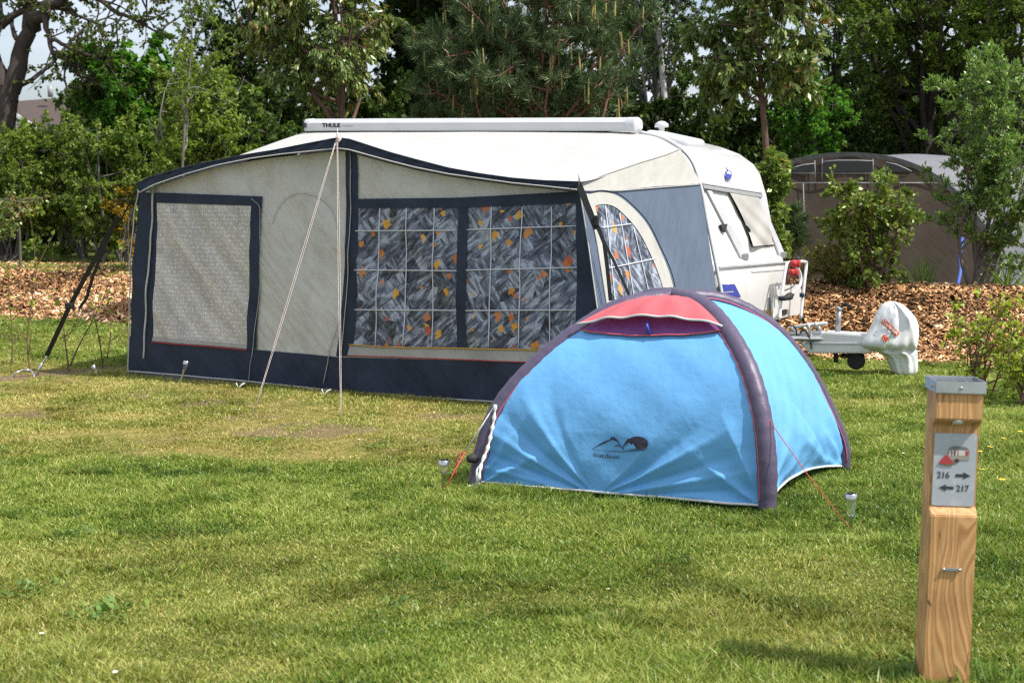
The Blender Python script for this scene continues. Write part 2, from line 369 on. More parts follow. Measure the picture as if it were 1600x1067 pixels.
# ------------------------------------------------------------------ cloth materials
def clothuv(name, build, rough=.7, transl=.0, bump=.25, coat=0, bscale=9):
    """cloth with a printed pattern in metres; build(N, L, uvnode) -> colour socket"""
    m, N, L = newmat(name); b = N['Principled BSDF']; b.inputs['Roughness'].default_value = rough; b.inputs['Coat Weight'].default_value = coat; b.inputs['Coat Roughness'].default_value = .15
    b.inputs['Specular IOR Level'].default_value = .3
    u = N.new('ShaderNodeUVMap'); src = build(N, L, u); L.new(src, b.inputs['Base Color'])
    n = N.new('ShaderNodeTexNoise'); n.inputs['Scale'].default_value = bscale; n.inputs['Detail'].default_value = 3; mpp = mapping(N, L, u, (.3, 1.3, 1), 48); L.new(mpp.outputs[0], n.inputs[0])
    bp = N.new('ShaderNodeBump'); bp.inputs['Strength'].default_value = bump; bp.inputs['Distance'].default_value = .05; L.new(n.outputs[0], bp.inputs['Height']); L.new(bp.outputs[0], b.inputs['Normal'])
    if transl:
        tr = N.new('ShaderNodeBsdfTranslucent'); L.new(src, tr.inputs[0]); ms = N.new('ShaderNodeMixShader'); ms.inputs[0].default_value = transl
        L.new(b.outputs[0], ms.inputs[1]); L.new(tr.outputs[0], ms.inputs[2]); L.new(ms.outputs[0], N['Material Output'].inputs[0])
    return m
def mapping(N, L, u, sc, rot=0):
    q0 = N.new('ShaderNodeMapping'); q0.inputs['Rotation'].default_value = (0, 0, R(rot)); L.new(u.outputs[0], q0.inputs[0])
    q = N.new('ShaderNodeMapping'); q.inputs['Scale'].default_value = sc; L.new(q0.outputs[0], q.inputs[0]); return q
def b_plain(col, var=.08, stain=None):
    def f(N, L, u):
        base = f0(N, L, u)
        if not stain: return base
        n = N.new('ShaderNodeTexNoise'); n.inputs['Scale'].default_value = 7; n.inputs['Detail'].default_value = 9; n.inputs['Roughness'].default_value = .75; L.new(mapping(N, L, u, (1, .5, 1)).outputs[0], n.inputs[0])
        r = ramp(N, [(.48, (1, 1, 1)), (.75, stain)]); L.new(n.outputs[0], r.inputs[0]); m = N.new('ShaderNodeMixRGB'); m.blend_type = 'MULTIPLY'; m.inputs[0].default_value = 1; L.new(base, m.inputs[1]); L.new(r.outputs[0], m.inputs[2]); return m.outputs[0]
    def f0(N, L, u):
        n = N.new('ShaderNodeTexNoise'); n.inputs['Scale'].default_value = 3; n.inputs['Detail'].default_value = 7; L.new(mapping(N, L, u, (1, 1, 1)).outputs[0], n.inputs[0])
        r = ramp(N, [(.35, tuple(c * (1 - var) for c in col)), (.65, tuple(min(1, c * (1 + var)) for c in col))]); L.new(n.outputs[0], r.inputs[0]); return r.outputs[0]
    return f
def b_curtain(N, L, u):
    cs = []
    for rot, seed in ((50, 0.0), (-35, 7.3)):
        q0 = mapping(N, L, u, (26, 5.5, 1), rot); q0.inputs['Location'].default_value = (seed, seed, 0)
        n = N.new('ShaderNodeTexNoise'); n.inputs['Scale'].default_value = 1; n.inputs['Detail'].default_value = 6; n.inputs['Roughness'].default_value = .72; L.new(q0.outputs[0], n.inputs[0]); cs.append(n.outputs[0])
    pv = N.new('ShaderNodeTexVoronoi'); pv.inputs['Scale'].default_value = 1; L.new(mapping(N, L, u, (9, 6, 1), 45).outputs[0], pv.inputs['Vector'])
    ps = N.new('ShaderNodeSeparateColor'); L.new(pv.outputs['Color'], ps.inputs[0])
    st_ = N.new('ShaderNodeMath'); st_.operation = 'GREATER_THAN'; st_.inputs[1].default_value = .62; L.new(ps.outputs[0], st_.inputs[0])
    mxn = N.new('ShaderNodeMix'); L.new(st_.outputs[0], mxn.inputs[0]); L.new(cs[0], mxn.inputs[2]); L.new(cs[1], mxn.inputs[3])
    of = N.new('ShaderNodeMath'); of.operation = 'MULTIPLY_ADD'; of.inputs[1].default_value = .16; L.new(ps.outputs[1], of.inputs[0]); L.new(mxn.outputs[0], of.inputs[2])
    r = ramp(N, [(.44, (.014, .017, .028)), (.53, (.062, .072, .105)), (.60, (.135, .155, .21)), (.70, (.38, .42, .50))]); L.new(of.outputs[0], r.inputs[0])
    src = r.outputs[0]
    for sc, thr, off, cols in ((5.2, .27, 0, ((.62, .24, .03), (.50, .09, .03))), (6.0, .28, 3.7, ((.70, .36, .03), (.55, .16, .03)))):
        q = mapping(N, L, u, (sc, sc * .9, 1), 12); q.inputs['Location'].default_value = (off, off * .7, 0)
        nn = N.new('ShaderNodeTexNoise'); nn.inputs['Scale'].default_value = 2.6; L.new(q.outputs[0], nn.inputs[0])
        ad = N.new('ShaderNodeMixRGB'); ad.blend_type = 'ADD'; ad.inputs[0].default_value = .45; L.new(q.outputs[0], ad.inputs[1]); L.new(nn.outputs['Color'], ad.inputs[2])
        v = N.new('ShaderNodeTexVoronoi'); v.inputs['Scale'].default_value = 1; v.distance = 'MANHATTAN'; v.inputs['Randomness'].default_value = .95; L.new(ad.outputs[0], v.inputs['Vector'])
        lt = N.new('ShaderNodeMath'); lt.operation = 'LESS_THAN'; lt.inputs[1].default_value = thr; L.new(v.outputs['Distance'], lt.inputs[0])
        sp = N.new('ShaderNodeSeparateColor'); L.new(v.outputs['Color'], sp.inputs[0])
        g2 = N.new('ShaderNodeMath'); g2.operation = 'GREATER_THAN'; g2.inputs[1].default_value = .15; L.new(sp.outputs[0], g2.inputs[0])
        mu = N.new('ShaderNodeMath'); mu.operation = 'MULTIPLY'; L.new(lt.outputs[0], mu.inputs[0]); L.new(g2.outputs[0], mu.inputs[1])
        m8 = N.new('ShaderNodeMath'); m8.operation = 'MULTIPLY'; m8.inputs[1].default_value = .85; L.new(mu.outputs[0], m8.inputs[0])
        cc = ramp(N, [(.3, cols[1]), (.6, cols[0])]); L.new(sp.outputs[1], cc.inputs[0])
        mi = N.new('ShaderNodeMixRGB'); L.new(m8.outputs[0], mi.inputs[0]); L.new(src, mi.inputs[1]); L.new(cc.outputs[0], mi.inputs[2]); src = mi.outputs[0]
    return src
def b_lace(N, L, u):
    v = N.new('ShaderNodeTexVoronoi'); v.inputs['Scale'].default_value = 1; v.inputs['Randomness'].default_value = .45; L.new(mapping(N, L, u, (46, 27, 1)).outputs[0], v.inputs['Vector'])
    r = ramp(N, [(.12, (.74, .72, .73)), (.5, (.47, .44, .40))]); L.new(v.outputs['Distance'], r.inputs[0])
    n = N.new('ShaderNodeTexNoise'); n.inputs['Scale'].default_value = 1; n.inputs['Detail'].default_value = 2; L.new(mapping(N, L, u, (1.2, 7, 1), 50).outputs[0], n.inputs[0])
    r2 = ramp(N, [(.35, (.80, .80, .80)), (.65, (1.1, 1.1, 1.1))]); L.new(n.outputs[0], r2.inputs[0])  # soft diagonal shadows painted into the lace colour
    mi = N.new('ShaderNodeMixRGB'); mi.blend_type = 'MULTIPLY'; mi.inputs[0].default_value = 1; L.new(r.outputs[0], mi.inputs[1]); L.new(r2.outputs[0], mi.inputs[2]); return mi.outputs[0]
M = {}
M['cream'] = clothuv('cream_canvas', b_plain((.60, .59, .545), .05, (.80, .77, .71)), .8, .12, .55)
M['roofc'] = clothuv('cream_roof_canvas', b_plain((.485, .478, .45), .05, (.84, .82, .77)), .75, .05, .14, bscale=4)
M['navy'] = clothuv('navy_canvas', b_plain((.018, .028, .052), .25, (1.6, 1.5, 1.3)), .65, 0, .35)
M['fadednavy'] = clothuv('faded_navy_canvas', b_plain((.10, .13, .185), .10), .6, 0, .25)
M['curtain'] = clothuv('patterned_curtain', b_curtain, .45, 0, .25, coat=.25)
M['lace'] = clothuv('lace_curtain', b_lace, .5, 0, .4, coat=.2)
M['greyflap'] = clothuv('grey_canvas', b_plain((.36, .36, .34), .08), .7, 0, .3)
M['mud'] = clothuv('dark_mud_flap', b_plain((.11, .115, .125), .25), .6, 0, .5)
M['white'] = mat('white_plastic', (.58, .59, .61), .35, var=.03, coat=.2)
M['bar'] = mat('white_tape', (.55, .57, .62), .5, var=.04)
M['piping'] = mat('pale_piping', (.45, .44, .42), .6, var=.08)
M['red'] = mat('red_piping', (.42, .03, .03), .5)
M['mustard'] = mat('mustard_tape', (.50, .27, .03), .6)
M['black'] = mat('black_webbing', (.012, .012, .013), .6)
M['steel'] = mat('steel', (.55, .56, .57), .28, 1, var=.1)
M['dull'] = mat('dull_metal', (.32, .33, .34), .5, .6, var=.15, scale=20)
M['pinkrope'] = mat('pink_rope', (.56, .46, .43), .8, var=.25, scale=90)
M['zip'] = mat('zip_tape', (.36, .35, .33), .6)
M['rubber'] = mat('black_rubber', (.02, .02, .02), .7)

# ------------------------------------------------------------------ AWNING
VT = [(212, 288), (232, 278), (280, 264), (330, 253), (380, 243), (430, 235), (480, 225), (527, 216), (545, 218), (570, 226), (610, 239), (650, 250), (700, 263), (750, 272), (800, 279), (850, 283), (908, 285)]
VB = [(218, 301), (240, 289), (290, 272), (340, 258), (390, 248), (440, 241), (490, 236), (527, 232), (545, 234), (570, 241), (610, 252), (650, 262), (700, 272), (750, 279), (800, 286), (850, 291), (906, 297)]
aw = thing('caravan_awning', 'large cream and navy caravan awning with patterned window curtains and peaked roof', 'awning', AO)
def vmap(px, py, off=0.0):
    x, z = PF(px, py, .10 + off); return AO + AU * x + ZZ * z - AN * (.10 + off), (x, z)
# front wall cloth
top = [(x, y + 4) for x, y in VB]; bot = [(205, 586), (300, 593), (400, 602), (500, 610), (600, 618), (700, 626), (800, 633), (908, 641)]
wall = ribbon('front_wall', top, bot, M['cream'], aw, fmap, 0.0, 60, 24)
# corner panels beside the front wall (the foot spreads wider than the top)
ribbon('front_wall_corner', [(903, 286), (905, 400), (905, 520), (905, 641)], [(906, 286), (928, 400), (950, 520), (973, 646)], M['navy'], aw, fmap, .004, 20, 5)
def fr(name, A, B, m, off=.006, nu=24, nv=4, par=None): return ribbon(name, A, B, M[m], par or aw, fmap, off, nu, nv)
fr('corner_panel', [(217, 300), (210, 400), (206, 500), (203, 588)], [(246, 302), (246, 400), (243, 480), (238, 590)], 'navy', .006)
wl_ = fr('side_window', [(246, 316), (396, 322)], [(241, 526), (386, 539)], 'lace', .010, 30, 20)
fr('window_frame', [(244, 301), (412, 307)], [(246, 317), (412, 322)], 'navy', .016, par=wl_)
fr('window_frame', [(396, 321), (386, 545)], [(412, 321), (402, 545)], 'navy', .016, par=wl_)
fr('window_sill', [(241, 526), (386, 539)], [(240, 532), (386, 545)], 'greyflap', .014, par=wl_)
sk = fr('skirt', [(204, 525), (240, 533), (386, 545), (540, 558), (840, 567), (955, 570)], [(202, 580), (300, 588), (480, 606), (530, 612), (770, 627), (968, 640)], 'navy', .010, 60, 8)
fr('mud_flap', [(202, 579), (300, 587), (480, 605), (770, 626), (968, 639)], [(201, 594), (300, 602), (480, 618), (770, 637), (973, 652)], 'mud', .014, 60, 3, par=sk)
def line(name, pts, r, m, parent, fm, off, n=40, sides=6, sm=False):
    pts = (smoothc if sm else resamp)(pts, n); V, Fq = tube([fm(p[0], p[1], off)[0] for p in pts], r * .8, sides)
    return npm(name, V, Fq, M[m], parent)
line('skirt_piping', [(202, 579), (300, 587), (480, 605), (525, 611), (640, 620), (770, 627), (968, 640)], .009, 'piping', sk, fmap, .018)
line('red_piping', [(240, 534), (300, 539), (386, 547)], .006, 'red', aw, fmap, .018)
line('red_piping', [(545, 555), (700, 561), (850, 566), (955, 570)], .006, 'red', aw, fmap, .018)
line('edge_piping', [(216, 298), (209, 340), (206, 420), (204, 500), (203, 585)], .008, 'piping', aw, fmap, .012)
line('frame_pole', [(241, 300), (236, 380), (232, 470), (227, 560)], .012, 'piping', aw, fmap, .02)
line('door_zip', [(396, 310), (410, 322), (411, 420), (400, 520), (388, 600)], .004, 'zip', aw, fmap, .022)
# centre double strip with the zip
zs = fr('zip_flap', [(540, 232), (540, 400), (529, 556)], [(558, 240), (556, 400), (545, 556)], 'navy', .010)
line('zip', [(549, 238), (548, 330), (545, 430), (537, 540), (534, 608)], .006, 'zip', zs, fmap, .02)
line('zip', [(532, 500), (520, 545), (507, 600)], .006, 'zip', aw, fmap, .018, 16)
# door arch outline stitched in the cream cloth
line('door_stitching', [(428, 350), (433, 330), (446, 312), (465, 303), (485, 304), (505, 314), (520, 332), (528, 360)], .003, 'zip', aw, fmap, .008, 40, sm=True)
for zp in ([(272, 318), (272, 335)], [(375, 322), (374, 350)]): line('curtain_cord', zp, .004, 'bar', aw, fmap, .02, 6)
# main window: two printed curtains behind clear plastic with white glazing tape
def pane(A, B, xs, ys, xs2):
    w = fr('main_window', A, B, 'curtain', .008, 34, 26)
    mb = MB()
    for (x0, x1) in xs:
        pts = resamp([(x0, A[0][1]), ((x0 + x1) / 2, 430), (x1, B[0][1])], 14); V, Fq = tube([fmap(*p, .014)[0] for p in pts], .006, 6); mb.add(V, Fq)
    for (y0, y1) in ys:
        pts = resamp([(xs2[0], y0), (xs2[1], y1)], 12); V, Fq = tube([fmap(*p, .0145)[0] for p in pts], .006, 6); mb.add(V, Fq)
    o = mb.build('glazing_tape', M['bar'], w, smooth=True); return w
pane([(557, 325), (718, 324)], [(550, 542), (714, 543)], [(594, 587), (638, 631), (681, 675)], [(361, 360), (422, 423), (484, 485)], (555, 716))
pane([(732, 323), (902, 316)], [(729, 543), (905, 546)], [(770, 766), (816, 812), (862, 860)], [(359, 353), (422, 418), (485, 484)], (731, 902))
fr('window_surround', [(556, 311), (720, 309), (904, 299)], [(556, 325), (720, 325), (904, 317)], 'navy', .018)
fr('window_divider', [(718, 322), (714, 544)], [(733, 322), (729, 544)], 'navy', .018)
fr('window_surround', [(901, 300), (901, 430), (903, 548)], [(907, 296), (930, 420), (956, 560)], 'navy', .020)
fr('window_surround', [(550, 235), (548, 500), (543, 556)], [(560, 238), (557, 500), (553, 543)], 'navy', .012)
fr('window_sill', [(548, 540), (840, 545), (950, 548)], [(545, 556), (840, 566), (955, 570)], 'greyflap', .014)
line('mustard_piping', [(548, 538), (600, 542), (840, 546), (950, 549)], .008, 'mustard', aw, fmap, .022)
# valance and roof
va = ribbon('valance', VT, VB, M['navy'], aw, vmap, .0, 80, 5, wob=.012)
line('valance_piping', VB, .008, 'piping', va, vmap, .016, 80)
line('roof_edge_piping', VT, .010, 'navy', va, vmap, .0, 80)
RY = 2.45
def RB(px, py): p = onp(px, py, AO + AN * RY, AN); return p
fe = smoothc([vmap(x, y, 0)[0] for x, y in VT], 90)
back = smoothc([RB(*q) for q in [(462, 216), (478, 207), (560, 205), (700, 205), (850, 205), (960, 206), (1000, 209), (1030, 215), (1062, 233)]], 90)
V = []; U = []; NV = 26
for i in range(90):
    for j in range(NV):
        t = j / (NV - 1); p = Vector(fe[i]) * (1 - t) + Vector(back[i]) * t; s = i / 89
        sag = .05 * math.sin(math.pi * t) * (1 - .3 * math.cos(6.28 * s)) + .012 * math.sin(9 * s + 5 * t) * math.sin(math.pi * t) + .006 * math.sin(31 * s + 3 * t) * (1 - t)
        V.append(p - ZZ * sag); U.append((s * 5, t * 2.5))
npm('roof_panel', V, gridF(90, NV), M['roofc'], aw, uv=U)
# right-hand end wall
EA = fmap(908, 287)[0]; EB = fmap(973, 647)[0]; EC = RB(1094, 288); EN = (EC - EA).cross(EB - EA).normalized()
if EN.dot(AU) < 0: EN = -EN
EH = (EN.cross(ZZ)).normalized()
def emap(px, py, off=0.0):
    p = onp(px, py, EA + EN * off, EN); return p, ((p - EA).dot(EH), p.z)
ED = emap(1137, 600)[0]
ew = ribbon('end_wall', [(914, 296), (970, 296), (1030, 291), (1094, 287)], [(975, 646), (1030, 632), (1085, 616), (1142, 600)], M['fadednavy'], aw, emap, .0, 40, 24)
ribbon('roof_end_panel', [(908, 287), (950, 271), (1000, 253), (1040, 241), (1062, 232)], [(910, 297), (970, 297), (1030, 291), (1070, 289), (1096, 286)], M['roofc'], aw, lambda px, py, off: (onp(px, py, EA + EN * (.004), EN), (px * .01, py * .01)), .004, 40, 8)
# join between roof end panel and the rail (bulges outward)
line('end_seam', [(912, 298), (970, 298), (1030, 293), (1095, 288)], .006, 'piping', ew, emap, .012)
line('roof_seam', [(910, 286), (950, 271), (1000, 254), (1040, 242), (1062, 233)], .006, 'piping', aw, lambda x, y, o: (onp(x, y, EA + EN * (.008), EN), None), .006)
rl = [RB(1000, 207), RB(1030, 214), RB(1052, 224), RB(1070, 238), RB(1082, 254), RB(1090, 275), RB(1097, 300), RB(1105, 345), RB(1116, 400), RB(1127, 455), RB(1138, 520)]
npm('awning_rail', *tube(smoothc(rl, 60), .018, 8), M['white'], aw)
# arched end window
OUT = [(918, 303), (940, 300), (965, 306), (990, 326), (1012, 352), (1032, 392), (1047, 430), (1056, 470), (1064, 530)]
INN = [(930, 322), (942, 319), (960, 323), (978, 338), (998, 362), (1016, 396), (1030, 430), (1038, 460), (1046, 520)]
LI = [(930, 322), (936, 350), (946, 410), (956, 470), (966, 520)]
LO = [(918, 303), (922, 350), (932, 410), (942, 470), (952, 530)]
w2 = ribbon('end_window', LI, INN, M['curtain'], aw, emap, .010, 40, 20, smoothp=True)
ribbon('window_border', INN, OUT, M['roofc'], w2, emap, .016, 50, 4, smoothp=True)
ribbon('window_border', LO, LI, M['roofc'], w2, emap, .018, 30, 4, smoothp=True)
ribbon('window_border', [(950, 530), (1064, 530)], [(948, 519), (1062, 519)], M['roofc'], w2, emap, .020, 10, 3)
mb = MB()
for pts in ([(941, 356), (986, 350)], [(952, 419), (1025, 404)], [(962, 478), (1042, 466)], [(946, 321), (966, 520)], [(968, 334), (985, 430), (1000, 520)], [(990, 356), (1010, 440), (1026, 520)]):
    V, Fq = tube([emap(p[0], p[1], .016)[0] for p in resamp(pts, 14)], .006, 6); mb.add(V, Fq)
mb.build('glazing_tape', M['bar'], w2, smooth=True)
line('window_zip', [(920, 301), (942, 298), (967, 304), (992, 324), (1014, 350), (1034, 390), (1050, 428), (1059, 470)], .006, 'navy', w2, emap, .022, 60, sm=True)
# corner flap: faded strip between two white pipings
ribbon('corner_flap', [(907, 300), (920, 380), (934, 480), (955, 600), (962, 645)], [(916, 303), (932, 380), (948, 480), (966, 600), (974, 646)], M['fadednavy'], aw, emap, .022, 24, 4)
line('corner_piping', [(906, 300), (919, 380), (933, 480), (954, 600), (961, 643)], .007, 'piping', aw, emap, .028)
line('corner_piping', [(917, 303), (933, 380), (949, 480), (967, 600)], .007, 'piping', aw, emap, .028)
# plain left end
q0 = [fmap(215, 300)[0], fmap(204, 590)[0]]; bl = Vector(back[0]); bl0 = Vector((bl.x, bl.y, 0)) - AU * .1
V = []; U = []
for i in range(20):
    for j in range(12):
        s, t = i / 19, j / 11; p = (q0[0] * (1 - t) + q0[1] * t) * (1 - s) + (bl * (1 - t) + bl0 * t) * s
        V.append(p - AU * .03 * math.sin(math.pi * s)); U.append((s * 2.5, t * 1.8))
npm('left_wall', V, gridF(20, 12), M['navy'], aw, uv=U)
# guy ropes, tips and straps
pk = vmap(527, 214, .01)[0]
for g, tip in (((398, 641), (405, 641)), ((533, 650), None)):
    e = G(*g); side = Vector((.02, 0, 0))
    for k in (-1, 1):
        pts = [pk + side * k * .15, (pk + e) / 2 + side * k * .4 - ZZ * .01, e + side * k * .15]
        npm('guy_rope', *tube(smoothc(pts, 12), .0023, 5), M['pinkrope'], aw)
npm('rope_knot', *tube([pk + ZZ * .03, pk + Vector((.02, -.02, -.02)), pk + Vector((-.01, -.02, -.07))], [.012, .022, .008], 6), M['pinkrope'], aw)
npm('pole_tip', *tube([pk - ZZ * .02, pk + ZZ * .075], .006, 6), M['dull'], aw)
ct = vmap(905, 286, .01)[0]; npm('pole_tip', *tube([ct - ZZ * .02, ct + ZZ * .07], .007, 6), M['dull'], aw)
mb = MB(); c0 = fmap(241, 294, .03)[0]
for k in range(10):
    pass
mb.tube([c0 + AU * .03 * math.cos(a) + ZZ * .035 * math.sin(a) for a in np.linspace(0, 6.28, 14)], .010, 6); mb.build('eyelet', M['dull'], aw, smooth=True)
def strap(name, pts, w, th, m, parent):
    pts = [Vector(p) for p in pts]; V = []; Fq = []
    for i, p in enumerate(pts):
        t = (pts[min(i + 1, len(pts) - 1)] - pts[max(i - 1, 0)]).normalized(); s = t.cross((p - CAM).normalized()).normalized(); n = t.cross(s)
        for a, b in ((-1, -1), (1, -1), (1, 1), (-1, 1)): V.append(p + s * a * w / 2 + n * b * th / 2)
    for i in range(len(pts) - 1):
        for k in range(4): Fq.append((i * 4 + k, i * 4 + (k + 1) % 4, i * 4 + 4 + (k + 1) % 4, i * 4 + 4 + k))
    Fq += [(3, 2, 1, 0), tuple(len(pts) * 4 - 4 + k for k in range(4))]; return npm(name, V, Fq, m, parent, smooth=False)
s0 = fmap(214, 298, .02)[0]; s1 = G(62, 580); e1 = s1.lerp(s0, .08)
Ys = lambda t: s0.lerp(s1, t).y
storm = strap('storm_strap', [s0, P(190, 342, Ys(.25)), P(178, 352, Ys(.3))], .016, .004, M['black'], aw)
strap('strap_webbing', [P(186, 338, Ys(.22)), P(178, 350, Ys(.28)), P(108, 480, Ys(.7)), P(73, 556, Ys(.95))], .044, .006, M['black'], storm)
strap('strap_tail', [P(176, 355, Ys(.3)), P(160, 395, Ys(.42)), P(146, 430, Ys(.52)), P(135, 466, Ys(.6)), P(124, 482, Ys(.62))], .03, .004, M['black'], storm)
mb = MB().box(P(109, 478, Ys(.7)), (AU, AN, ZZ), (.09, .05, .06), bev=.01); mb.build('ratchet', M['black'], storm)
npm('hook', *tube([P(73, 556, Ys(.95)), P(68, 566, Ys(.97)), s1 + ZZ * .02], .008, 6), M['steel'], storm)
cs = emap(905, 290, .06)[0]; ce = emap(1000, 520, .5)[0]; ce = G(1030, 640)
storm2 = strap('storm_strap', [cs, P(932, 358, cs.y - .02)], .05, .006, M['black'], aw)
strap('strap_webbing', [P(930, 350, cs.y - .02), P(960, 410, cs.y - .05), P(986, 468, cs.y - .1), P(1020, 545, cs.y - .15)], .022, .004, M['black'], storm2)
MB().box(P(932, 345, cs.y - .03), (AU, AN, ZZ), (.035, .035, .08), bev=.008).build('buckle', M['black'], storm2)
strap('strap_tail', [P(932, 350, cs.y - .03), P(944, 380, cs.y), P(949, 420, cs.y), P(954, 470, cs.y)], .03, .003, M['black'], storm2)

# ------------------------------------------------------------------ CARAVAN
XB = LC  # x of the reference edge, in the awning's frame
cbase = loc3(XB - 2.3, RY + 1.0, 0); cbase.z = 0
cv = thing('caravan', 'white touring caravan with blue swoosh, grey window blind and drawbar beside the small tent', 'caravan', cbase)
M['body'] = mat('caravan_white', (.66, .655, .64), .28, var=.03, scale=2, coat=.4, dirt=((.45, .42, .36), 5, .18), bump=.06, bscale=3)
M['trimgrey'] = mat('grey_trim', (.30, .30, .31), .4, var=.05)
M['rail'] = mat('pale_grey_rail', (.50, .50, .52), .35)
M['blind'] = mat('grey_blind', (.40, .385, .36), .8, var=.06, bump=.35, bscale=7)
M['blue'] = mat('blue_vinyl', (.03, .05, .32), .4)
M['darkglass'] = mat('dark_glass', (.015, .017, .02), .1, coat=.5)
CW = 2.0
prof = [(-4.9, .45), (-4.95, 1.0), (-4.85, 1.7), (-4.6, 2.2), (-4.3, 2.36), (-3.5, 2.42), (-2.2, 2.44), (-1.3, 2.39), (-.85, 2.31), (-.5, 2.225), (-.28, 2.145), (-.13, 2.04), (-.055, 1.93), (-.02, 1.82), (.015, 1.72), (.145, 1.10), (.20, 1.07), (.235, .95), (.245, .75), (.235, .56), (.16, .48), (-.1, .45)]
bm = bmesh.new(); fs = []
for s in (0, 1): fs.append([bm.verts.new(loc3(XB + x, RY + .02 + s * CW, z)) for x, z in prof])
n = len(prof); f0 = bm.faces.new(fs[0]); f1 = bm.faces.new(fs[1][::-1])
for k in range(n): bm.faces.new((fs[0][k], fs[1][k], fs[1][(k + 1) % n], fs[0][(k + 1) % n]))
bmesh.ops.recalc_face_normals(bm, faces=bm.faces[:])
bmesh.ops.bevel(bm, geom=list(f0.edges) + list(f1.edges), offset=.07, segments=4, affect='EDGES', profile=.5)
bm.verts.index_update(); body = npm('body', [v.co for v in bm.verts], [[v.index for v in f.verts] for f in bm.faces], M['body'], cv); bm.free(); body.data.set_sharp_from_angle(angle=R(35))
# the front slope plane and the lower front plane
def fplane(p0, p1):
    a = loc3(XB + p0[0], RY, p0[1]); b = loc3(XB + p1[0], RY, p1[1]); n = (b - a).cross(AN).normalized()
    if n.dot(AU) < 0: n = -n
    return a, n
SA, SN = fplane((.015, 1.72), (.145, 1.10)); LA, LN = fplane((.245, .75), (.235, .95)); TA, TN = fplane((-.055, 1.95), (-.13, 2.10))
def sm_(px, py, off=0.0): return onp(px, py, SA + SN * off, SN)
def lm_(px, py, off=0.0): return onp(px, py, LA + LN * off, LN)
def outline(name, pts, fm, n, off, th, m, parent):
    return MB().poly([fm(x, y, off) for x, y in pts], n, th).build(name, m, parent)
tr_ = outline('front_trim', [(1098, 286), (1191, 301), (1192, 309), (1100, 294)], sm_, SN, .035, .03, M['trimgrey'], cv)
outline('trim_strip', [(1098, 284), (1191, 299), (1191, 302), (1098, 287)], sm_, SN, .042, .03, M['rail'], tr_)
for q in ([(1105, 297), (1112, 298), (1170, 402), (1160, 405)], [(1182, 306), (1188, 307), (1228, 400), (1220, 402)]):
    r_ = outline('front_rail', q, sm_, SN, .022, .02, M['rail'], cv)
    MB().box(sm_(q[3][0] + 4, q[3][1] - 3, .035), (AN, SN, ZZ), (.10, .05, .07), bev=.012).build('rail_end', M['dull'], r_)
w3 = outline('front_window', [(1142, 302), (1182, 308), (1210, 384), (1176, 386)], sm_, SN, .012, .012, M['darkglass'], cv)
A = [(1139, 299), (1184, 306)]; B = [(1177, 385), (1211, 382)]
V = []
for i in range(16):
    for j in range(20):
        s, t = i / 15, j / 19; a = Vector(A[0]).lerp(Vector(A[1]), s); b = Vector(B[0]).lerp(Vector(B[1]), s); p = a.lerp(b, t)
        V.append(sm_(p.x + (3 * math.sin(t * 3.1) * (1 - s) * 1.2), p.y, .03 + .02 * math.sin(s * 4 + t * 7) * t + .012 * math.sin(s * 9 - t * 12) * t))
npm('window_blind', V, gridF(16, 20), M['blind'], w3)
outline('latch', [(1126, 351), (1137, 350), (1134, 363), (1130, 360)], sm_, SN, .03, .02, M['rubber'], cv)
outline('body_seam', [(1124, 416), (1232, 408), (1232, 410), (1124, 419)], lm_, LN, .012, .02, M['rail'], cv)
outline('body_seam', [(1175, 424), (1226, 420), (1226, 422), (1176, 426)], lm_, LN, .006, .012, M['rail'], cv)
bs = outline('blue_swoosh', [(1124, 444), (1142, 445), (1147, 454), (1126, 456)], lm_, LN, .006, .01, M['blue'], cv)
outline('swoosh_stripe', [(1126, 458), (1148, 456), (1141, 444), (1148, 444), (1158, 464), (1127, 465)], lm_, LN, .006, .01, M['blue'], bs)
# gas locker lid on the lower front
lid = outline('locker_door', [(1206, 452), (1212, 446), (1248, 444), (1252, 452), (1250, 490), (1208, 500)], lm_, LN, .02, .02, M['body'], cv)
outline('locker_handle', [(1224, 484), (1230, 483), (1230, 491), (1224, 492)], lm_, LN, .035, .02, M['rubber'], lid)
# badge: small blue and black emblem on the front cap
mb = MB()
tm_ = lambda x, y, o=.012: onp(x, y, TA + TN * o, TN)
for q in ([(1134, 271), (1144, 273), (1142, 280), (1136, 279)],): mb.poly([tm_(*p) for p in q], TN, .008)
mb.tube([tm_(1134, 262), tm_(1137, 266), tm_(1135, 268)], .005, 5); mb.tube([tm_(1133, 270), tm_(1139, 266), tm_(1144, 272)], .004, 5); mb.tube([tm_(1140, 280), tm_(1141, 287)], .003, 5)
mb.build('badge', M['blue'], cv)
# roof hatch and vents
hx = loc3(XB - .62, RY + 1.0, 2.265)
MB().box(hx, ((AU - ZZ * .22).normalized(), AN, (ZZ + AU * .22).normalized()), (.48, .50, .11), bev=.045).build('roof_hatch', M['white'], cv, angle=50)
vb = loc3(XB - 1.0, RY + 1.55, 2.30); MB().lathe(vb, [(.03, 0), (.03, .12), (.075, .125), (.07, .16), (.035, .185), (.001, .19)], 16).build('roof_vent', M['white'], cv, smooth=True)
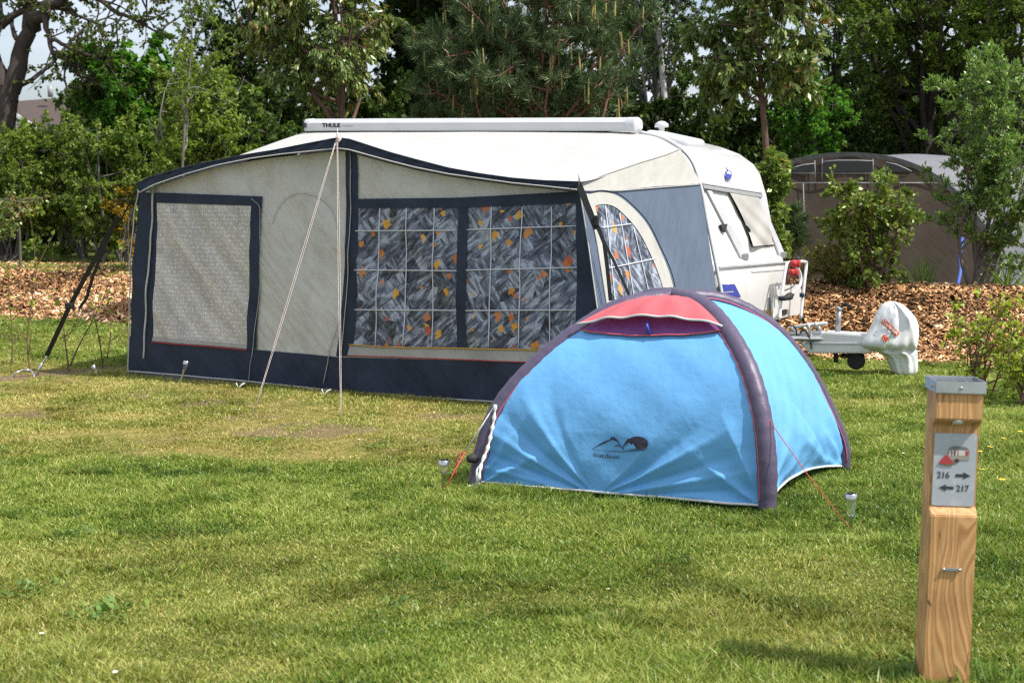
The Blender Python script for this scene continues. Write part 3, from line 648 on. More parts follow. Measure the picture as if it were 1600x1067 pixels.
# wheels, chassis
for s in (0, 1):
    c = loc3(XB - 2.6, RY + .12 + s * (CW - .25), .32)
    wh = MB().lathe(c - AN * .09, [(.19, 0), (.30, 0), (.325, .03), (.325, .15), (.30, .18), (.19, .18)], 28, axis=AN).build('wheel', M['rubber'], cv, angle=40)
    MB().lathe(c - AN * .095, [(.001, .03), (.08, .02), (.18, .03), (.19, .0), (.195, .19), (.1, .17), (.001, .17)], 24, axis=AN).build('rim', M['dull'], wh, angle=40)
mb = MB(); mb.box(loc3(XB - 2.4, RY + 1, .40), (AU, AN, ZZ), (4.4, 1.5, .08)); mb.build('chassis', M['dull'], cv)
# drawbar with its white moulded cover
YD = loc3(XB + .8, RY + 1.02, 0).y
dbA = loc3(XB + .10, RY + 1.02, 0); hitch = G(1404, 586); ddir = (hitch - dbA); ddir.z = 0; dlen = ddir.length; ddir.normalize(); dn = Vector((-ddir.y, ddir.x, 0)).normalized()
def dmap(px, py, off=0.0): return onp(px, py, dbA - dn * off, dn)
dc = [(1250, 540), (1262, 548), (1262, 552), (1360, 552), (1360, 529), (1349, 523), (1286, 519), (1270, 533), (1252, 534)]
bm = bmesh.new(); a_ = [bm.verts.new(dmap(x, y, .13)) for x, y in dc]; b_ = [bm.verts.new(v.co + dn * .26) for v in a_]
fa = bm.faces.new(a_); fb = bm.faces.new(b_[::-1]); nn = len(dc)
for k in range(nn): bm.faces.new((a_[k], b_[k], b_[(k + 1) % nn], a_[(k + 1) % nn]))
bmesh.ops.recalc_face_normals(bm, faces=bm.faces[:]); bmesh.ops.bevel(bm, geom=bm.edges[:], offset=.012, segments=2, affect='EDGES'); bm.verts.index_update()
db = npm('drawbar_cover', [v.co for v in bm.verts], [[v.index for v in f.verts] for f in bm.faces], mat('drawbar_white', (.74, .74, .74), .35, var=.03), cv); bm.free(); db.data.set_sharp_from_angle(angle=R(40))
outline('cover_ridge', [(1266, 536), (1358, 536), (1358, 538), (1266, 538)], dmap, -dn, .138, .01, M['rail'], db)
mb = MB()
for s in (-1, 1): mb.tube([dbA + AN * .45 * s - AU * .2 + ZZ * .33, hitch - ddir * .35 + ZZ * .33], .028, 6)
mb.build('drawbar_frame', M['dull'], cv)
# jockey wheel
jp = lambda x, y: dmap(x, y, 0.0)
jw = MB().tube([jp(1309, 520), jp(1311, 484)], .026, 10).tube([jp(1310, 484), jp(1312, 480)], .035, 10).build('jockey_stem', M['dull'], cv, smooth=True)
MB().tube([jp(1312, 482), jp(1320, 474), jp(1330, 478), jp(1330, 483)], .012, 8).build('jockey_crank', M['rubber'], jw, smooth=True)
MB().tube([jp(1306, 552), jp(1306, 566)], .022, 8).lathe(jp(1338, 566) - dn * .04 + ZZ * .015, [(.001, 0), (.075, 0), (.085, .02), (.085, .05), (.075, .07), (.001, .07)], 18, axis=dn).build('jockey_wheel', M['rubber'], jw, angle=40)
MB().tube([jp(1325, 552), jp(1338, 556), jp(1350, 558)], [.05, .05, .03], 8).build('hitch_underside', M['rubber'], cv, smooth=True)
# folded bicycle carrier
bk = thing('bicycle_carrier', 'white tube bicycle carrier with red clamps folded up against the caravan front', 'bike rack', G(1235, 560))
YB = loc3(XB + .42, RY + 1.0, 0)
def bmap(px, py, off=0.0): return onp(px, py, YB + AU * off, AU)
M['tubew'] = mat('white_tube', (.66, .66, .67), .3, coat=.3)
MB().tube(smoothc([bmap(1217, 500), bmap(1222, 455), bmap(1228, 418), bmap(1231, 411), bmap(1245, 409), bmap(1257, 409), bmap(1260, 413), bmap(1257, 440), bmap(1251, 498)], 50), .017, 10).build('frame', M['tubew'], bk, smooth=True)
MB().tube(smoothc([bmap(1244, 414, .05), bmap(1251, 430, .07), bmap(1250, 446, .08), bmap(1240, 457, .08), bmap(1230, 463, .06)], 24), .016, 8).build('curved_arm', M['tubew'], bk, smooth=True)
MB().tube(smoothc([bmap(1240, 428, .06), bmap(1243, 440, .08), bmap(1239, 448, .08), bmap(1226, 454, .05)], 16), .006, 6).build('cable', M['rubber'], bk, smooth=True)
for q in ((1240, 411, .05), (1237, 425, .05)):
    MB().box(bmap(q[0], q[1], q[2]), (AN, AU, ZZ), (.10, .06, .055), bev=.016).box(bmap(q[0] + 4, q[1] + 1, q[2]), (AN, AU, ZZ), (.05, .09, .075), bev=.015).build('clamp', M['red'], bk, angle=50)
MB().box(bmap(1246, 405, .03), (AN, AU, ZZ), (.07, .06, .05), bev=.02).build('knob', M['rubber'], bk, angle=50)
MB().tube([bmap(1224, 467, .05), bmap(1234, 463, .07), bmap(1239, 459, .07)], [.02, .04, .018], 8).build('grip', M['rubber'], bk, smooth=True)
for q in ((1220, 466), (1253, 461)): MB().tube([bmap(q[0], q[1] - 3), bmap(q[0], q[1] + 3)], .026, 8).build('collar', M['navy'], bk, smooth=True)
rp = MB(); rp.tube([bmap(1252, 492), bmap(1258, 508)], .016, 8)
rp.build('lower_leg', M['navy'], bk, smooth=True)
sh = MB()
for a, b in (((1232, 513), (1292, 505)), ((1240, 522), (1288, 520)), ((1236, 512), (1258, 532)), ((1262, 506), (1268, 526)), ((1274, 505), (1284, 522))):
    sh.tube([dmap(a[0], a[1], .1), dmap((a[0] + b[0]) / 2, (a[1] + b[1]) / 2 - 1.5, .05), dmap(b[0], b[1], .1)], .018, 6)
sh.build('wheel_channels', M['tubew'], bk, smooth=True)
cb = MB(); cb.tube(smoothc([dmap(1228, 512, .15), dmap(1234, 508, .15), dmap(1243, 512, .15), dmap(1246, 524, .15), dmap(1258, 528, .15), dmap(1266, 534, .15), dmap(1268, 545, .15)], 30), .008, 6)
cb.tube(smoothc([dmap(1250, 520, .16), dmap(1256, 515, .16), dmap(1262, 522, .16), dmap(1266, 530, .16)], 16), .010, 6)
cb.build('power_cable', M['rubber'], cv, smooth=True)
# roof-mounted roller awning box
bx0 = RB(479, 196); bx1 = RB(1001, 195); bc = (bx0 + bx1) / 2; bdir = (bx1 - bx0).normalized()
ab = thing('awning_box', 'long white roll-out awning box mounted along the caravan roof edge', 'awning box', RB(740, 206))
pr = [(-.07, -.062), (-.085, -.02), (-.085, .02), (-.06, .055), (0, .068), (.06, .06), (.08, .02), (.08, -.05), (.05, -.062)]
def boxloft(e0, e1, sc): 
    V = []; Fq = []; n = len(pr); st = [(e0, sc * .6), (e0 + .03 * (1 if e1 > e0 else -1), sc), (e1, sc)]
    for e, s in st: V += [bc + bdir * e + AN * (a * s) + ZZ * (b * s) for a, b in pr]
    for i in range(len(st) - 1):
        for k in range(n): Fq.append((i * n + k, i * n + (k + 1) % n, (i + 1) * n + (k + 1) % n, (i + 1) * n + k))
    Fq += [tuple(range(n))[::-1], tuple((len(st) - 1) * n + k for k in range(n))]; return V, Fq
hl = (bx1 - bx0).length / 2
mb = MB(); n_ = len(pr); V = [bc + bdir * e + AN * a + ZZ * b for e in (-hl + .1, hl - .12) for a, b in pr]
mb.add(V, [(k, (k + 1) % n_, n_ + (k + 1) % n_, n_ + k) for k in range(n_)]); cs_ = mb.build('casing', M['white'], ab, angle=25)
mb = MB(); mb.add(*boxloft(-hl, -hl + .1, 1.04)); mb.build('end_cap', M['white'], ab, angle=40)
mb = MB(); mb.add(*boxloft(hl, hl - .12, 1.04)); mb.build('end_cap', M['white'], ab, angle=40)
mb = MB().tube([bc + bdir * (-hl + .05) - AN * .095 + ZZ * .02 + Vector((0, 0, 0)), bc + bdir * (-hl + .05) - AN * .1 - ZZ * .03], .018, 8); mb.build('end_hole', M['rubber'], ab)
V, Fq = text_geo('THULE', .075, .003); o0 = bc + bdir * (-hl + .27) - AN * .089 - ZZ * .025
npm('lettering', [o0 + bdir * x + ZZ * y * .75 for x, y, z in V], Fq, M['rubber'], cs_, smooth=False)
V, Fq = text_geo('omnistor', .04); o0 = bc + bdir * (-hl + .52) - AN * .089 - ZZ * .022
npm('lettering', [o0 + bdir * x + ZZ * y * .8 for x, y, z in V], Fq, M['trimgrey'], cs_, smooth=False)
for e in (-hl + .5, 0, hl - .5): MB().box(bc + bdir * e + AN * .05 - ZZ * .09, (bdir, AN, ZZ), (.12, .08, .06)).build('bracket', M['dull'], ab)

# ------------------------------------------------------------------ hitch cover bag
rows = [(471, 1391, 1398), (473, 1383, 1404), (476, 1378, 1411), (481, 1374, 1417), (488, 1370, 1424), (496, 1366, 1430), (505, 1363, 1434), (515, 1358, 1435), (524, 1352, 1435), (532, 1347, 1434), (538, 1345, 1433), (543, 1349, 1433), (548, 1362, 1433), (552, 1375, 1433), (558, 1384, 1434), (566, 1388, 1434), (575, 1391, 1434), (582, 1394, 1433), (587, 1402, 1426)]
rr = resamp(rows, 48); V = []; nb = 56
for j, (y, l, r) in enumerate(rr):
    a = onp(l, y, hitch, FW.cross(UP).cross(ZZ)); b = onp(r, y, hitch, FW.cross(UP).cross(ZZ)); a = P(l, y, hitch.y); b = P(r, y, hitch.y)
    c = (a + b) / 2; w = (b - a).length / 2; t = j / 47; dp = min(.62 * w + .02, .20)
    for k in range(nb):
        th = 2 * math.pi * k / nb; fold = 1 + (.13 * (1 - 2 * abs(math.sin(3.5 * th + 2.2 * t))) + .05 * (1 - 2 * abs(math.sin(6.5 * th - 6 * t + 1)))) * min(1, t * 2.2 + .2)
        fx = 1 if abs(math.cos(th)) > .93 else 1
        dy = math.sin(th) * dp * fold; pinch = .05 * math.exp(-((t - .62) / .05) ** 2) * (math.sin(th) < 0)
        crease = .05 * math.exp(-((math.cos(th) - (.1 - .9 * t)) / .10) ** 2) * (math.sin(th) < 0) * math.sin(math.pi * min(1, t * 1.6)) 
        sh2 = .045 * math.exp(-((math.cos(th) - (.15 + 1.1 * t)) / .12) ** 2) * (math.sin(th) < 0) * (t < .6)
        V.append(Vector((c.x + math.cos(th) * w * fx, c.y + dy + pinch - crease - sh2, c.z)))
Fq = [(j * nb + k, j * nb + (k + 1) % nb, (j + 1) * nb + (k + 1) % nb, (j + 1) * nb + k) for j in range(47) for k in range(nb)] + [tuple(range(nb))[::-1], tuple(47 * nb + k for k in range(nb))]
M['bag'] = mat('white_pvc_cover', (.70, .715, .72), .38, var=.04, bump=.45, bscale=9, spec=.4, dirt=((.4, .4, .38), 8, .15))
bagV = V
bag = npm('hitch_cover', V, Fq, M['bag'], None, org=(hitch.x, hitch.y, 0)); tag(bag, 'baggy white protective cover with orange print over the caravan hitch', 'cover')
M['orange'] = mat('orange_print', (.62, .10, .03), .5)
# surface lookup of the bag's near side for the print
bv = np.array([list(v) for v in V])
def bagp(px, py, off=.008):
    y0 = hitch.y - .2
    best = None
    for _ in range(3):
        p = P(px, py, y0); d = np.abs(bv[:, 0] - p.x) + np.abs(bv[:, 2] - p.z) + (bv[:, 1] > hitch.y) * 9
        k = np.argsort(d)[:3]; y0 = float(bv[k, 1].mean())
    return P(px, py, y0 - off)
def bquad(q, n=10):
    V = []
    for i in range(n):
        for j in range(4):
            s, t = i / (n - 1), j / 3; a = Vector(q[0]).lerp(Vector(q[1]), s); b = Vector(q[3]).lerp(Vector(q[2]), s); p = a.lerp(b, t); V.append(bagp(p.x, p.y, .014))
    return V, gridF(n, 4)
for q in ([(1382, 498), (1406, 520), (1401, 526), (1376, 504)], [(1381, 522), (1389, 529), (1384, 535), (1377, 528)]):
    V, Fq = bquad(q); mb = MB().add(V, Fq); mb.build('print', M['orange'], bag)
V, Fq = text_geo('CALAMINA', 1.0, .03); mw = max(v[0] for v in V)
npm('print', [bagp(*( (Vector((1378.5, 503)).lerp(Vector((1401, 523.5)), x / mw) + Vector((.62, -.78)) * (y * 6.5)) ), .022) for x, y, z in V], Fq, mat('white_print', (.7, .7, .7), .5), bag, smooth=False)

# ------------------------------------------------------------------ SMALL DOME TENT
FLp, FRp, BRp = G(741, 761), G(1199, 800), G(1318, 735); C_ = (FLp + BRp) / 2; BLp = 2 * C_ - FRp
apex = P(1055, 463, C_.y)
def beam(foot, img):
    o = apex; hd = (foot - apex); hd.z = 0; n = hd.cross(ZZ).normalized()
    pts = [foot] + [onp(x, y, o, n) for x, y in img] + [apex]; return [Vector(p) for p in smoothc(pts, 60)]
bFL = beam(FLp, [(757, 694), (780, 636), (828, 578), (900, 519), (972, 478)])
bFR = beam(FRp, [(1198, 720), (1188, 640), (1166, 570), (1130, 510), (1096, 477)])
bBR = beam(BRp, [(1316, 695), (1294, 640), (1258, 573), (1202, 508), (1130, 470)])
def mirror(b):
    m = [Vector((2 * C_.x - p.x, 2 * C_.y - p.y, p.z)) for p in b]; e = b[-1] - m[-1]; return [p + e * (i / 59) for i, p in enumerate(m)]
bBL = mirror(bFR)
st = thing('dome_tent', 'small bright blue dome tent with purple inflatable beams and red hood', 'tent', (C_.x, C_.y, 0))
M['tblue'] = mat('blue_ripstop', (.16, .45, .82), .5, var=.05, scale=3, bump=.24, bscale=16, transl=.12, spec=.35, dirt=((.25, .5, .72), 6, .12))
M['tpurple'] = mat('purple_sleeve', (.088, .070, .122), .45, var=.08, scale=12, bump=.22, bscale=22, spec=.5)
M['tpink'] = mat('coral_hood', (.68, .14, .16), .6, var=.06, bump=.35, bscale=14, transl=.25)
M['tmesh'] = mat('purple_mesh', (.15, .05, .20), .7, var=.2, scale=30)
M['twhite'] = mat('white_hem', (.62, .62, .60), .6)
M['pinkpipe'] = mat('pink_piping', (.42, .10, .16), .6)
def wedge(r, th):
    a = abs(((th * 3.2) % 2) - 1); return a
def panel(A, B, peg, sag, hem, seed, amp):
    """cloth stretched between two beams; returns S(u, v) -> point"""
    L0 = (A[0] - B[0]).length; mid = ((A[0] + B[0]) / 2 - C_); mid.z = 0; mid.normalize()
    arc = sum((A[i + 1] - A[i]).length for i in range(59)); rs = np.random.default_rng(seed); ph = rs.uniform(0, 6, 8)
    def S(u, v, off=0.0):
        k = v * 59; i = min(int(k), 58); f = k - i
        p = (A[i] * (1 - f) + A[i + 1] * f) * (1 - u) + (B[i] * (1 - f) + B[i + 1] * f) * u
        w = 4 * u * (1 - u); nrm = (mid * (1 - .55 * v) + ZZ * (.35 + .9 * v)).normalized()
        d = -sag * w * math.sin(math.pi * min(1, v * 1.02)) ** .8
        a = (u - peg) * L0; b = v * arc + .02; r = math.hypot(a, b); th = math.atan2(b, a)
        msk = math.exp(-((r - .46) / .42) ** 2) * min(1, r / .12) * (1 - v) ** .5
        fan = sum(math.exp(-((th - c) / s) ** 2) * h for c, s, h in FANS[seed])
        d += amp * fan * msk
        for cu, sg in ((0, 1), (1, -1)):
            a2 = (u - cu) * L0 * sg; r2 = math.hypot(a2, b); th2 = math.atan2(b, max(a2, 1e-3))
            d += amp * .75 * (1 - 2 * abs(math.sin(th2 * 6 + ph[cu]))) * math.exp(-((r2 - .25) / .28) ** 2) * min(1, a2 / .08 if a2 > 0 else 0)
        d += .006 * math.sin(a * 11 + b * 17 + ph[3]) * w * math.exp(-v * 1.6) + .004 * math.sin(a * 26 - b * 21 + ph[4]) * w * math.exp(-v * 2)
        q = p + nrm * (d + off + .034 * min(1, v * 5) * (1 - float(sst(.5, .9, v))))
        q.z += hem * w * (1 - min(1, v * 6)) ; 
        if v < .15: q -= mid * (hem * .8 * w * (1 - v / .15))
        q.z = max(q.z, .012) + .022 * (1 - min(1, v * 8))
        return q
    return S
FANS = {1: [(.14, .03, -.7), (.25, .035, .8), (.38, .045, -1.1), (.52, .04, 1), (.66, .06, -1), (.84, .06, .5), (2.97, .03, .7), (2.84, .035, -1), (2.70, .04, 1.1), (2.55, .05, -1.2), (2.38, .05, .9), (2.2, .06, -.5)],
        2: [(.3, .07, .8), (.55, .07, -.8), (2.6, .07, .8), (2.3, .07, -.8)], 3: [(.5, .1, .6), (2.5, .1, .6)], 4: [(.5, .1, .6), (2.5, .1, .6)]}
SF = panel(bFL, bFR, .44, -.015, .0, 1, .018)
SR = panel(bFR, bBR, .85, .02, .07, 2, .014)
SB = panel(bBR, bBL, .5, .05, .03, 3, .02); SL = panel(bBL, bFL, .5, .05, .03, 4, .02)
def sheet(name, S, m, par, u0=0.0, u1=1.0, v0=0.0, v1=.985, nu=90, nv=80, off=0.0):
    return npm(name, [S(u0 + (u1 - u0) * i / (nu - 1), v0 + (v1 - v0) * (j / (nv - 1)), off) for i in range(nu) for j in range(nv)], gridF(nu, nv), m, par)
fp = sheet('front_panel', SF, M['tblue'], st, nu=240, nv=180); rp_ = sheet('side_panel', SR, M['tblue'], st, nu=90, nv=80)
sheet('rear_panel', SB, M['tblue'], st, nu=40, nv=30); sheet('side_panel', SL, M['tblue'], st, nu=40, nv=30)
for S, pn in ((SF, fp), (SR, rp_)):
    npm('hem', *tube([S(u, 0, .004) for u in np.linspace(.02, .98, 60)], .008, 6), M['twhite'], pn)
for nm, b, rad in (('f', bFL, .050), ('f', bFR, .055), ('b', bBR, .046), ('b', bBL, .055)):
    out_ = []; rs_ = []
    for i, p in enumerate(b):
        out_.append(p + Vector((0, 0, .0))); rs_.append(rad * (.86 + .14 * math.sin(min(1, i / 10) * 1.57)) * (1 + .035 * math.sin(i * 2.1)))
    bo = npm('air_beam', *tube(out_, rs_, 18), M['tpurple'], st)
    for sgn in (-1, 1):
        pts = []
        for i, p in enumerate(b):
            t = (b[min(i + 1, 59)] - b[max(i - 1, 0)]).normalized(); s = t.cross(Vector((p.x - C_.x, p.y - C_.y, .3)).normalized()).normalized(); pts.append(p + s * sgn * rs_[i] * 1.0)
        npm('beam_piping', *tube(pts[2:-3], .005, 5), M['pinkpipe'], bo)
# hood: red canopy over the vent, with a purple net behind it
VH = .60
hv = lambda u: .612 + .014 * 4 * u * (1 - u)
V = []; NU, NVV = 50, 18
for i in range(NU):
    for j in range(NVV):
        k = 1 - j / (NVV - 1); e0 = .06 + .13 * (1 - k); u = e0 + (1 - .03 - .14 * (1 - k) - e0) * i / (NU - 1); v = hv(u) + (.965 - hv(u)) * j / (NVV - 1)
        V.append(SF(u, v, .014 + .016 * k + .06 * k * (4 * u * (1 - u)) ** .7 + .006 * math.sin(u * 30) * k))
hd_ = npm('hood', V, gridF(NU, NVV), M['tpink'], st)
npm('hood_piping', *tube([V[i * NVV] for i in range(NU)], .007, 6), M['twhite'], hd_)
V = []
for i in range(NU):
    for j in range(8):
        u = .09 + .86 * i / (NU - 1); lo = .622 - .052 * (4 * (u - .05) * (.99 - u)) ** .8; v = lo + (.80 - lo) * j / 7; V.append(SF(u, v, .014))
nt = npm('vent_net', V, gridF(NU, 8), M['tmesh'], st)
npm('net_piping', *tube([V[i * 8] + Vector((0, -.004, 0)) for i in range(NU)], .005, 6), M['tpink'], nt)
npm('vent_prop', *tube([SF(.54, .575, .022), SF(.52, .60, .05), SF(.515, .63, .05)], .011, 6), M['blue'], st)
# printed logo on the front panel: mountains, a dark sun and the word outdoor
def uvof(px, py):
    """find panel coordinates under a picture point"""
    tgt = Vector((px, py)); best = (9e9, .5, .3)
    u0, u1, v0, v1 = 0, 1, 0, .7
    for it in range(5):
        for u in np.linspace(u0, u1, 12):
            for v in np.linspace(v0, v1, 12):
                q = SF(u, v) - CAM; z = q.dot(FW); e = (Vector((CX + F * q.x / z, CY - F * q.dot(UP) / z)) - tgt).length
                if e < best[0]: best = (e, u, v)
        du, dv = (u1 - u0) / 8, (v1 - v0) / 8; u0, u1, v0, v1 = best[1] - du, best[1] + du, best[2] - dv, best[2] + dv
    return best[1], best[2]
A0, A1, A2 = uvof(926, 703), uvof(1014, 703), uvof(926, 683)
def lg(a, b, off=.012):  # a, b in logo units (1 = logo width)
    return SF(A0[0] + (A1[0] - A0[0]) * a + (A2[0] - A0[0]) * b * 4.4, A0[1] + (A1[1] - A0[1]) * a + (A2[1] - A0[1]) * b * 4.4, off)
M['ink'] = mat('dark_print', (.03, .025, .045), .6)
mb = MB()
def lpoly(pts):
    P_ = [lg(a, b) for a, b in pts]; mb.add(P_, [tuple(range(len(P_)))])
ell = [(.82 + .19 * math.cos(a), .095 + .125 * math.sin(a)) for a in np.linspace(0, 6.28, 28)[:-1]]
ell = [(a, max(b, .0)) for a, b in ell]
cut = [(.68, .01), (.62, .03), (.66, .12), (.72, .09), (.80, .05)]
c0 = len(mb.v); mb.add([lg(.83, .09)] + [lg(a, b) for a, b in ell], [(0, k + 1, (k + 1) % 27 + 1) for k in range(27)])
def lstroke(pts, w):
    w = w if isinstance(w, list) else [w] * len(pts)
    for k in range(len(pts) - 1):
        (a, b), (c, d) = pts[k], pts[k + 1]; L_ = math.hypot(c - a, d - b) + 1e-6; nx, ny = -(d - b) / L_, (c - a) / L_
        w0, w1 = w[k], w[k + 1]; mb.add([lg(a + nx * w0, b + ny * w0), lg(a - nx * w0, b - ny * w0), lg(c - nx * w1, d - ny * w1), lg(c + nx * w1, d + ny * w1)], [(0, 1, 2, 3)])
lstroke([(0, .0), (.12, .07), (.22, .12), (.33, .16), (.38, .2), (.42, .17), (.46, .15), (.5, .08), (.56, 0)], [.003, .010, .016, .008, .022, .022, .010, .007, .006])
lstroke([(.40, .06), (.46, .08), (.5, .05)], [.004, .012, .003]); lstroke([(.54, .04), (.62, .13), (.68, .18)], [.006, .014, .02])
lstroke([(0, 0), (.25, -.02), (.55, -.03), (.95, -.01)], [.002, .003, .006, .004])
mb.build('logo', M['ink'], fp)
mb = MB()
M['cutb'] = M['tblue']
V, Fq = text_geo('outdoor', 1.0); mw = max(v[0] for v in V)
npm('logo', [lg(.02 + .46 * x / mw, -.125 + .115 * y - .03 * (x / mw)) for x, y, z in V], Fq, M['ink'], fp, smooth=False)
mb = MB(); pk_ = [(.60, .005), (.67, .115), (.71, .075), (.745, .095), (.80, .005)]
P_ = [lg(a, b, .017) for a, b in pk_]; mb.add(P_, [tuple(range(5))]); mb.build('logo_mountain', M['tblue'], fp)
# ropes, pegs, valve
M['redrope'] = mat('red_rope', (.48, .07, .05), .7, var=.2, scale=80); M['whiterope'] = mat('white_rope', (.66, .68, .64), .7, var=.1, scale=80)
ra = bFR[22] + Vector((.05, -.05, 0)); rb = G(1331, 829)
ra = P(1195, 647, bFR[20].y - .05)
npm('guy_rope', *tube([ra, ra.lerp(rb, .5) - ZZ * .015, rb], .0024, 6), M['redrope'], st)
npm('rope_tail', *tube([ra, P(1206, 690, ra.y), P(1214, 738, ra.y)], .0045, 6), M['redrope'], st)
la = P(774, 632, bFL[18].y - .05); lm = P(727, 706, (la.y + G(697, 760).y) / 2); lb = G(694, 768)
npm('guy_rope', *tube([la, lm], .0055, 6), M['whiterope'], st); npm('guy_rope', *tube([lm, P(712, 732, lb.y + .06), lb], .0045, 6), M['redrope'], st)
npm('rope_tail', *tube(smoothc([lm, P(715, 712, lm.y), P(713, 730, lm.y), P(712, 744, lm.y)], 12), .0045, 6), M['redrope'], st)
npm('rope_tail', *tube(smoothc([la, P(771, 660, la.y - .02), P(762, 700, la.y - .06), P(752, 725, la.y - .1), P(748, 748, la.y - .14), P(744, 764, G(744, 765).y)], 30), [.010 + .005 * math.sin(i * 2) for i in range(30)], 6), M['whiterope'], st)
npm('rope_tail', *tube(smoothc([P(752, 725, la.y - .1), P(745, 735, la.y - .12), P(746, 752, la.y - .14)], 12), .006, 6), M['whiterope'], st)
MB().lathe(P(738, 716, FLp.y - .04), [(.001, -.03), (.025, -.03), (.028, 0), (.02, .03), (.001, .035)], 14, axis=Vector((-.8, -.6, 0))).build('valve', M['rubber'], st, smooth=True)
pg = G(1316, 738); npm('tent_peg', *tube([pg + Vector((.0, 0, .06)), pg + Vector((.05, -.08, .0))], .006, 6), M['rubber'], st)
pg = G(736, 768); npm('tent_peg', *tube(smoothc([pg + Vector((-.03, 0, 0)), pg + Vector((-.02, 0, .03)), pg + Vector((.02, 0, .03)), pg + Vector((.04, -.01, .0))], 10), .007, 6), M['whiterope'], st)

# ------------------------------------------------------------------ SIGN POST
pb = G(1477, 1080); pp = thing('sign_post', 'square wooden pitch post with steel capped head and grey number plate', 'post', (pb.x, pb.y, 0))
def woodmat():
    m, N, L = newmat('larch_wood'); b = N['Principled BSDF']; b.inputs['Roughness'].default_value = .6
    t = N.new('ShaderNodeTexCoord'); mq = N.new('ShaderNodeMapping'); mq.inputs['Scale'].default_value = (1.0, 1.0, .22); mq.inputs['Location'].default_value = (.33, .1, .05); L.new(t.outputs['Object'], mq.inputs[0])
    n = N.new('ShaderNodeTexNoise'); n.inputs['Scale'].default_value = 6; n.inputs['Detail'].default_value = 2; L.new(mq.outputs[0], n.inputs[0])
    ad = N.new('ShaderNodeMixRGB'); ad.blend_type = 'ADD'; ad.inputs[0].default_value = .30; L.new(mq.outputs[0], ad.inputs[1]); L.new(n.outputs['Color'], ad.inputs[2])
    w = N.new('ShaderNodeTexWave'); w.wave_type = 'RINGS'; w.rings_direction = 'Z'; w.inputs['Scale'].default_value = 9; w.inputs['Distortion'].default_value = 1.2; w.inputs['Detail'].default_value = 2; L.new(ad.outputs[0], w.inputs[0])
    r = ramp(N, [(.0, (.50, .265, .10)), (.45, (.61, .365, .16)), (.8, (.64, .40, .18)), (1, (.44, .205, .075))]); L.new(w.outputs[0], r.inputs[0])
    n2 = N.new('ShaderNodeTexNoise'); n2.inputs['Scale'].default_value = 5; n2.inputs['Detail'].default_value = 5; L.new(t.outputs['Object'], n2.inputs[0]); r2 = ramp(N, [(.35, (.78, .74, .70)), (.7, (1.15, 1.1, 1.05))]); L.new(n2.outputs[0], r2.inputs[0])
    mi = N.new('ShaderNodeMixRGB'); mi.blend_type = 'MULTIPLY'; mi.inputs[0].default_value = 1; L.new(r.outputs[0], mi.inputs[1]); L.new(r2.outputs[0], mi.inputs[2])
    # drying cracks
    mc = N.new('ShaderNodeMapping'); mc.inputs['Scale'].default_value = (22, 22, 1.6); mc.inputs['Rotation'].default_value = (0, R(6), 0); L.new(t.outputs['Object'], mc.inputs[0])
    v = N.new('ShaderNodeTexVoronoi'); v.feature = 'DISTANCE_TO_EDGE'; v.inputs['Scale'].default_value = 1; L.new(mc.outputs[0], v.inputs['Vector'])
    cr_ = ramp(N, [(.0, (.12, .12, .12)), (.018, (1, 1, 1))]); L.new(v.outputs['Distance'], cr_.inputs[0])
    nk = N.new('ShaderNodeTexNoise'); nk.inputs['Scale'].default_value = 7; L.new(t.outputs['Object'], nk.inputs[0]); rk = ramp(N, [(.5, (0, 0, 0)), (.56, (1, 1, 1))]); L.new(nk.outputs[0], rk.inputs[0])
    mj = N.new('ShaderNodeMixRGB'); mj.blend_type = 'MULTIPLY'; L.new(rk.outputs[0], mj.inputs[0]); L.new(mi.outputs[0], mj.inputs[1]); L.new(cr_.outputs[0], mj.inputs[2])
    L.new(mj.outputs[0], b.inputs['Base Color'])
    bp = N.new('ShaderNodeBump'); bp.inputs['Strength'].default_value = .25; bp.inputs['Distance'].default_value = .004; L.new(w.outputs[0], bp.inputs['Height']); L.new(bp.outputs[0], b.inputs['Normal']); return m
M['wood'] = woodmat()
M['plate'] = mat('number_plate', (.40, .43, .48), .45, var=.04, scale=9, dirt=((.62, .64, .66), 30, .5))
M['zinc'] = mat('zinc_steel', (.50, .52, .55), .42, .7, var=.12, scale=12)
M['solar'] = mat('solar_panel', (.018, .024, .03), .15, coat=.6)
M['inkgrey'] = mat('dark_grey_print', (.035, .04, .05), .5)
yaw = R(-4.5); lean = Matrix.Rotation(R(1.15), 4, 'Y'); rotz = Matrix.Rotation(yaw, 4, 'Z')
def pm(x, y, z): return Vector((pb.x, pb.y, 0)) + (lean @ rotz @ Vector((x * .976, y * .976, 1.65 - (1.65 - z) * .976)))
hw, dpt = .079, .155
pf = [(0, -.05), (0, .578), (.034, .606), (.034, .885), (-.006, .912), (-.004, 1.018), (dpt, 1.018), (dpt, -.05)]  # side profile (depth, height)
def extr(pf, x0, x1, name, m, par, bev=.003):
    bm = bmesh.new(); a = [bm.verts.new((x0, y, z)) for y, z in pf]; b = [bm.verts.new((x1, y, z)) for y, z in pf]; n = len(pf)
    bm.faces.new(a); bm.faces.new(b[::-1])
    for k in range(n): bm.faces.new((a[k], b[k], b[(k + 1) % n], a[(k + 1) % n]))
    bmesh.ops.recalc_face_normals(bm, faces=bm.faces[:])
    if bev: bmesh.ops.bevel(bm, geom=bm.edges[:], offset=bev, segments=2, affect='EDGES')
    bm.verts.index_update(); o = npm(name, [pm(*v.co) for v in bm.verts], [[v.index for v in f.verts] for f in bm.faces], m, par); bm.free(); o.data.set_sharp_from_angle(angle=R(30)); return o
post = extr(pf, -hw, hw, 'post', M['wood'], pp)
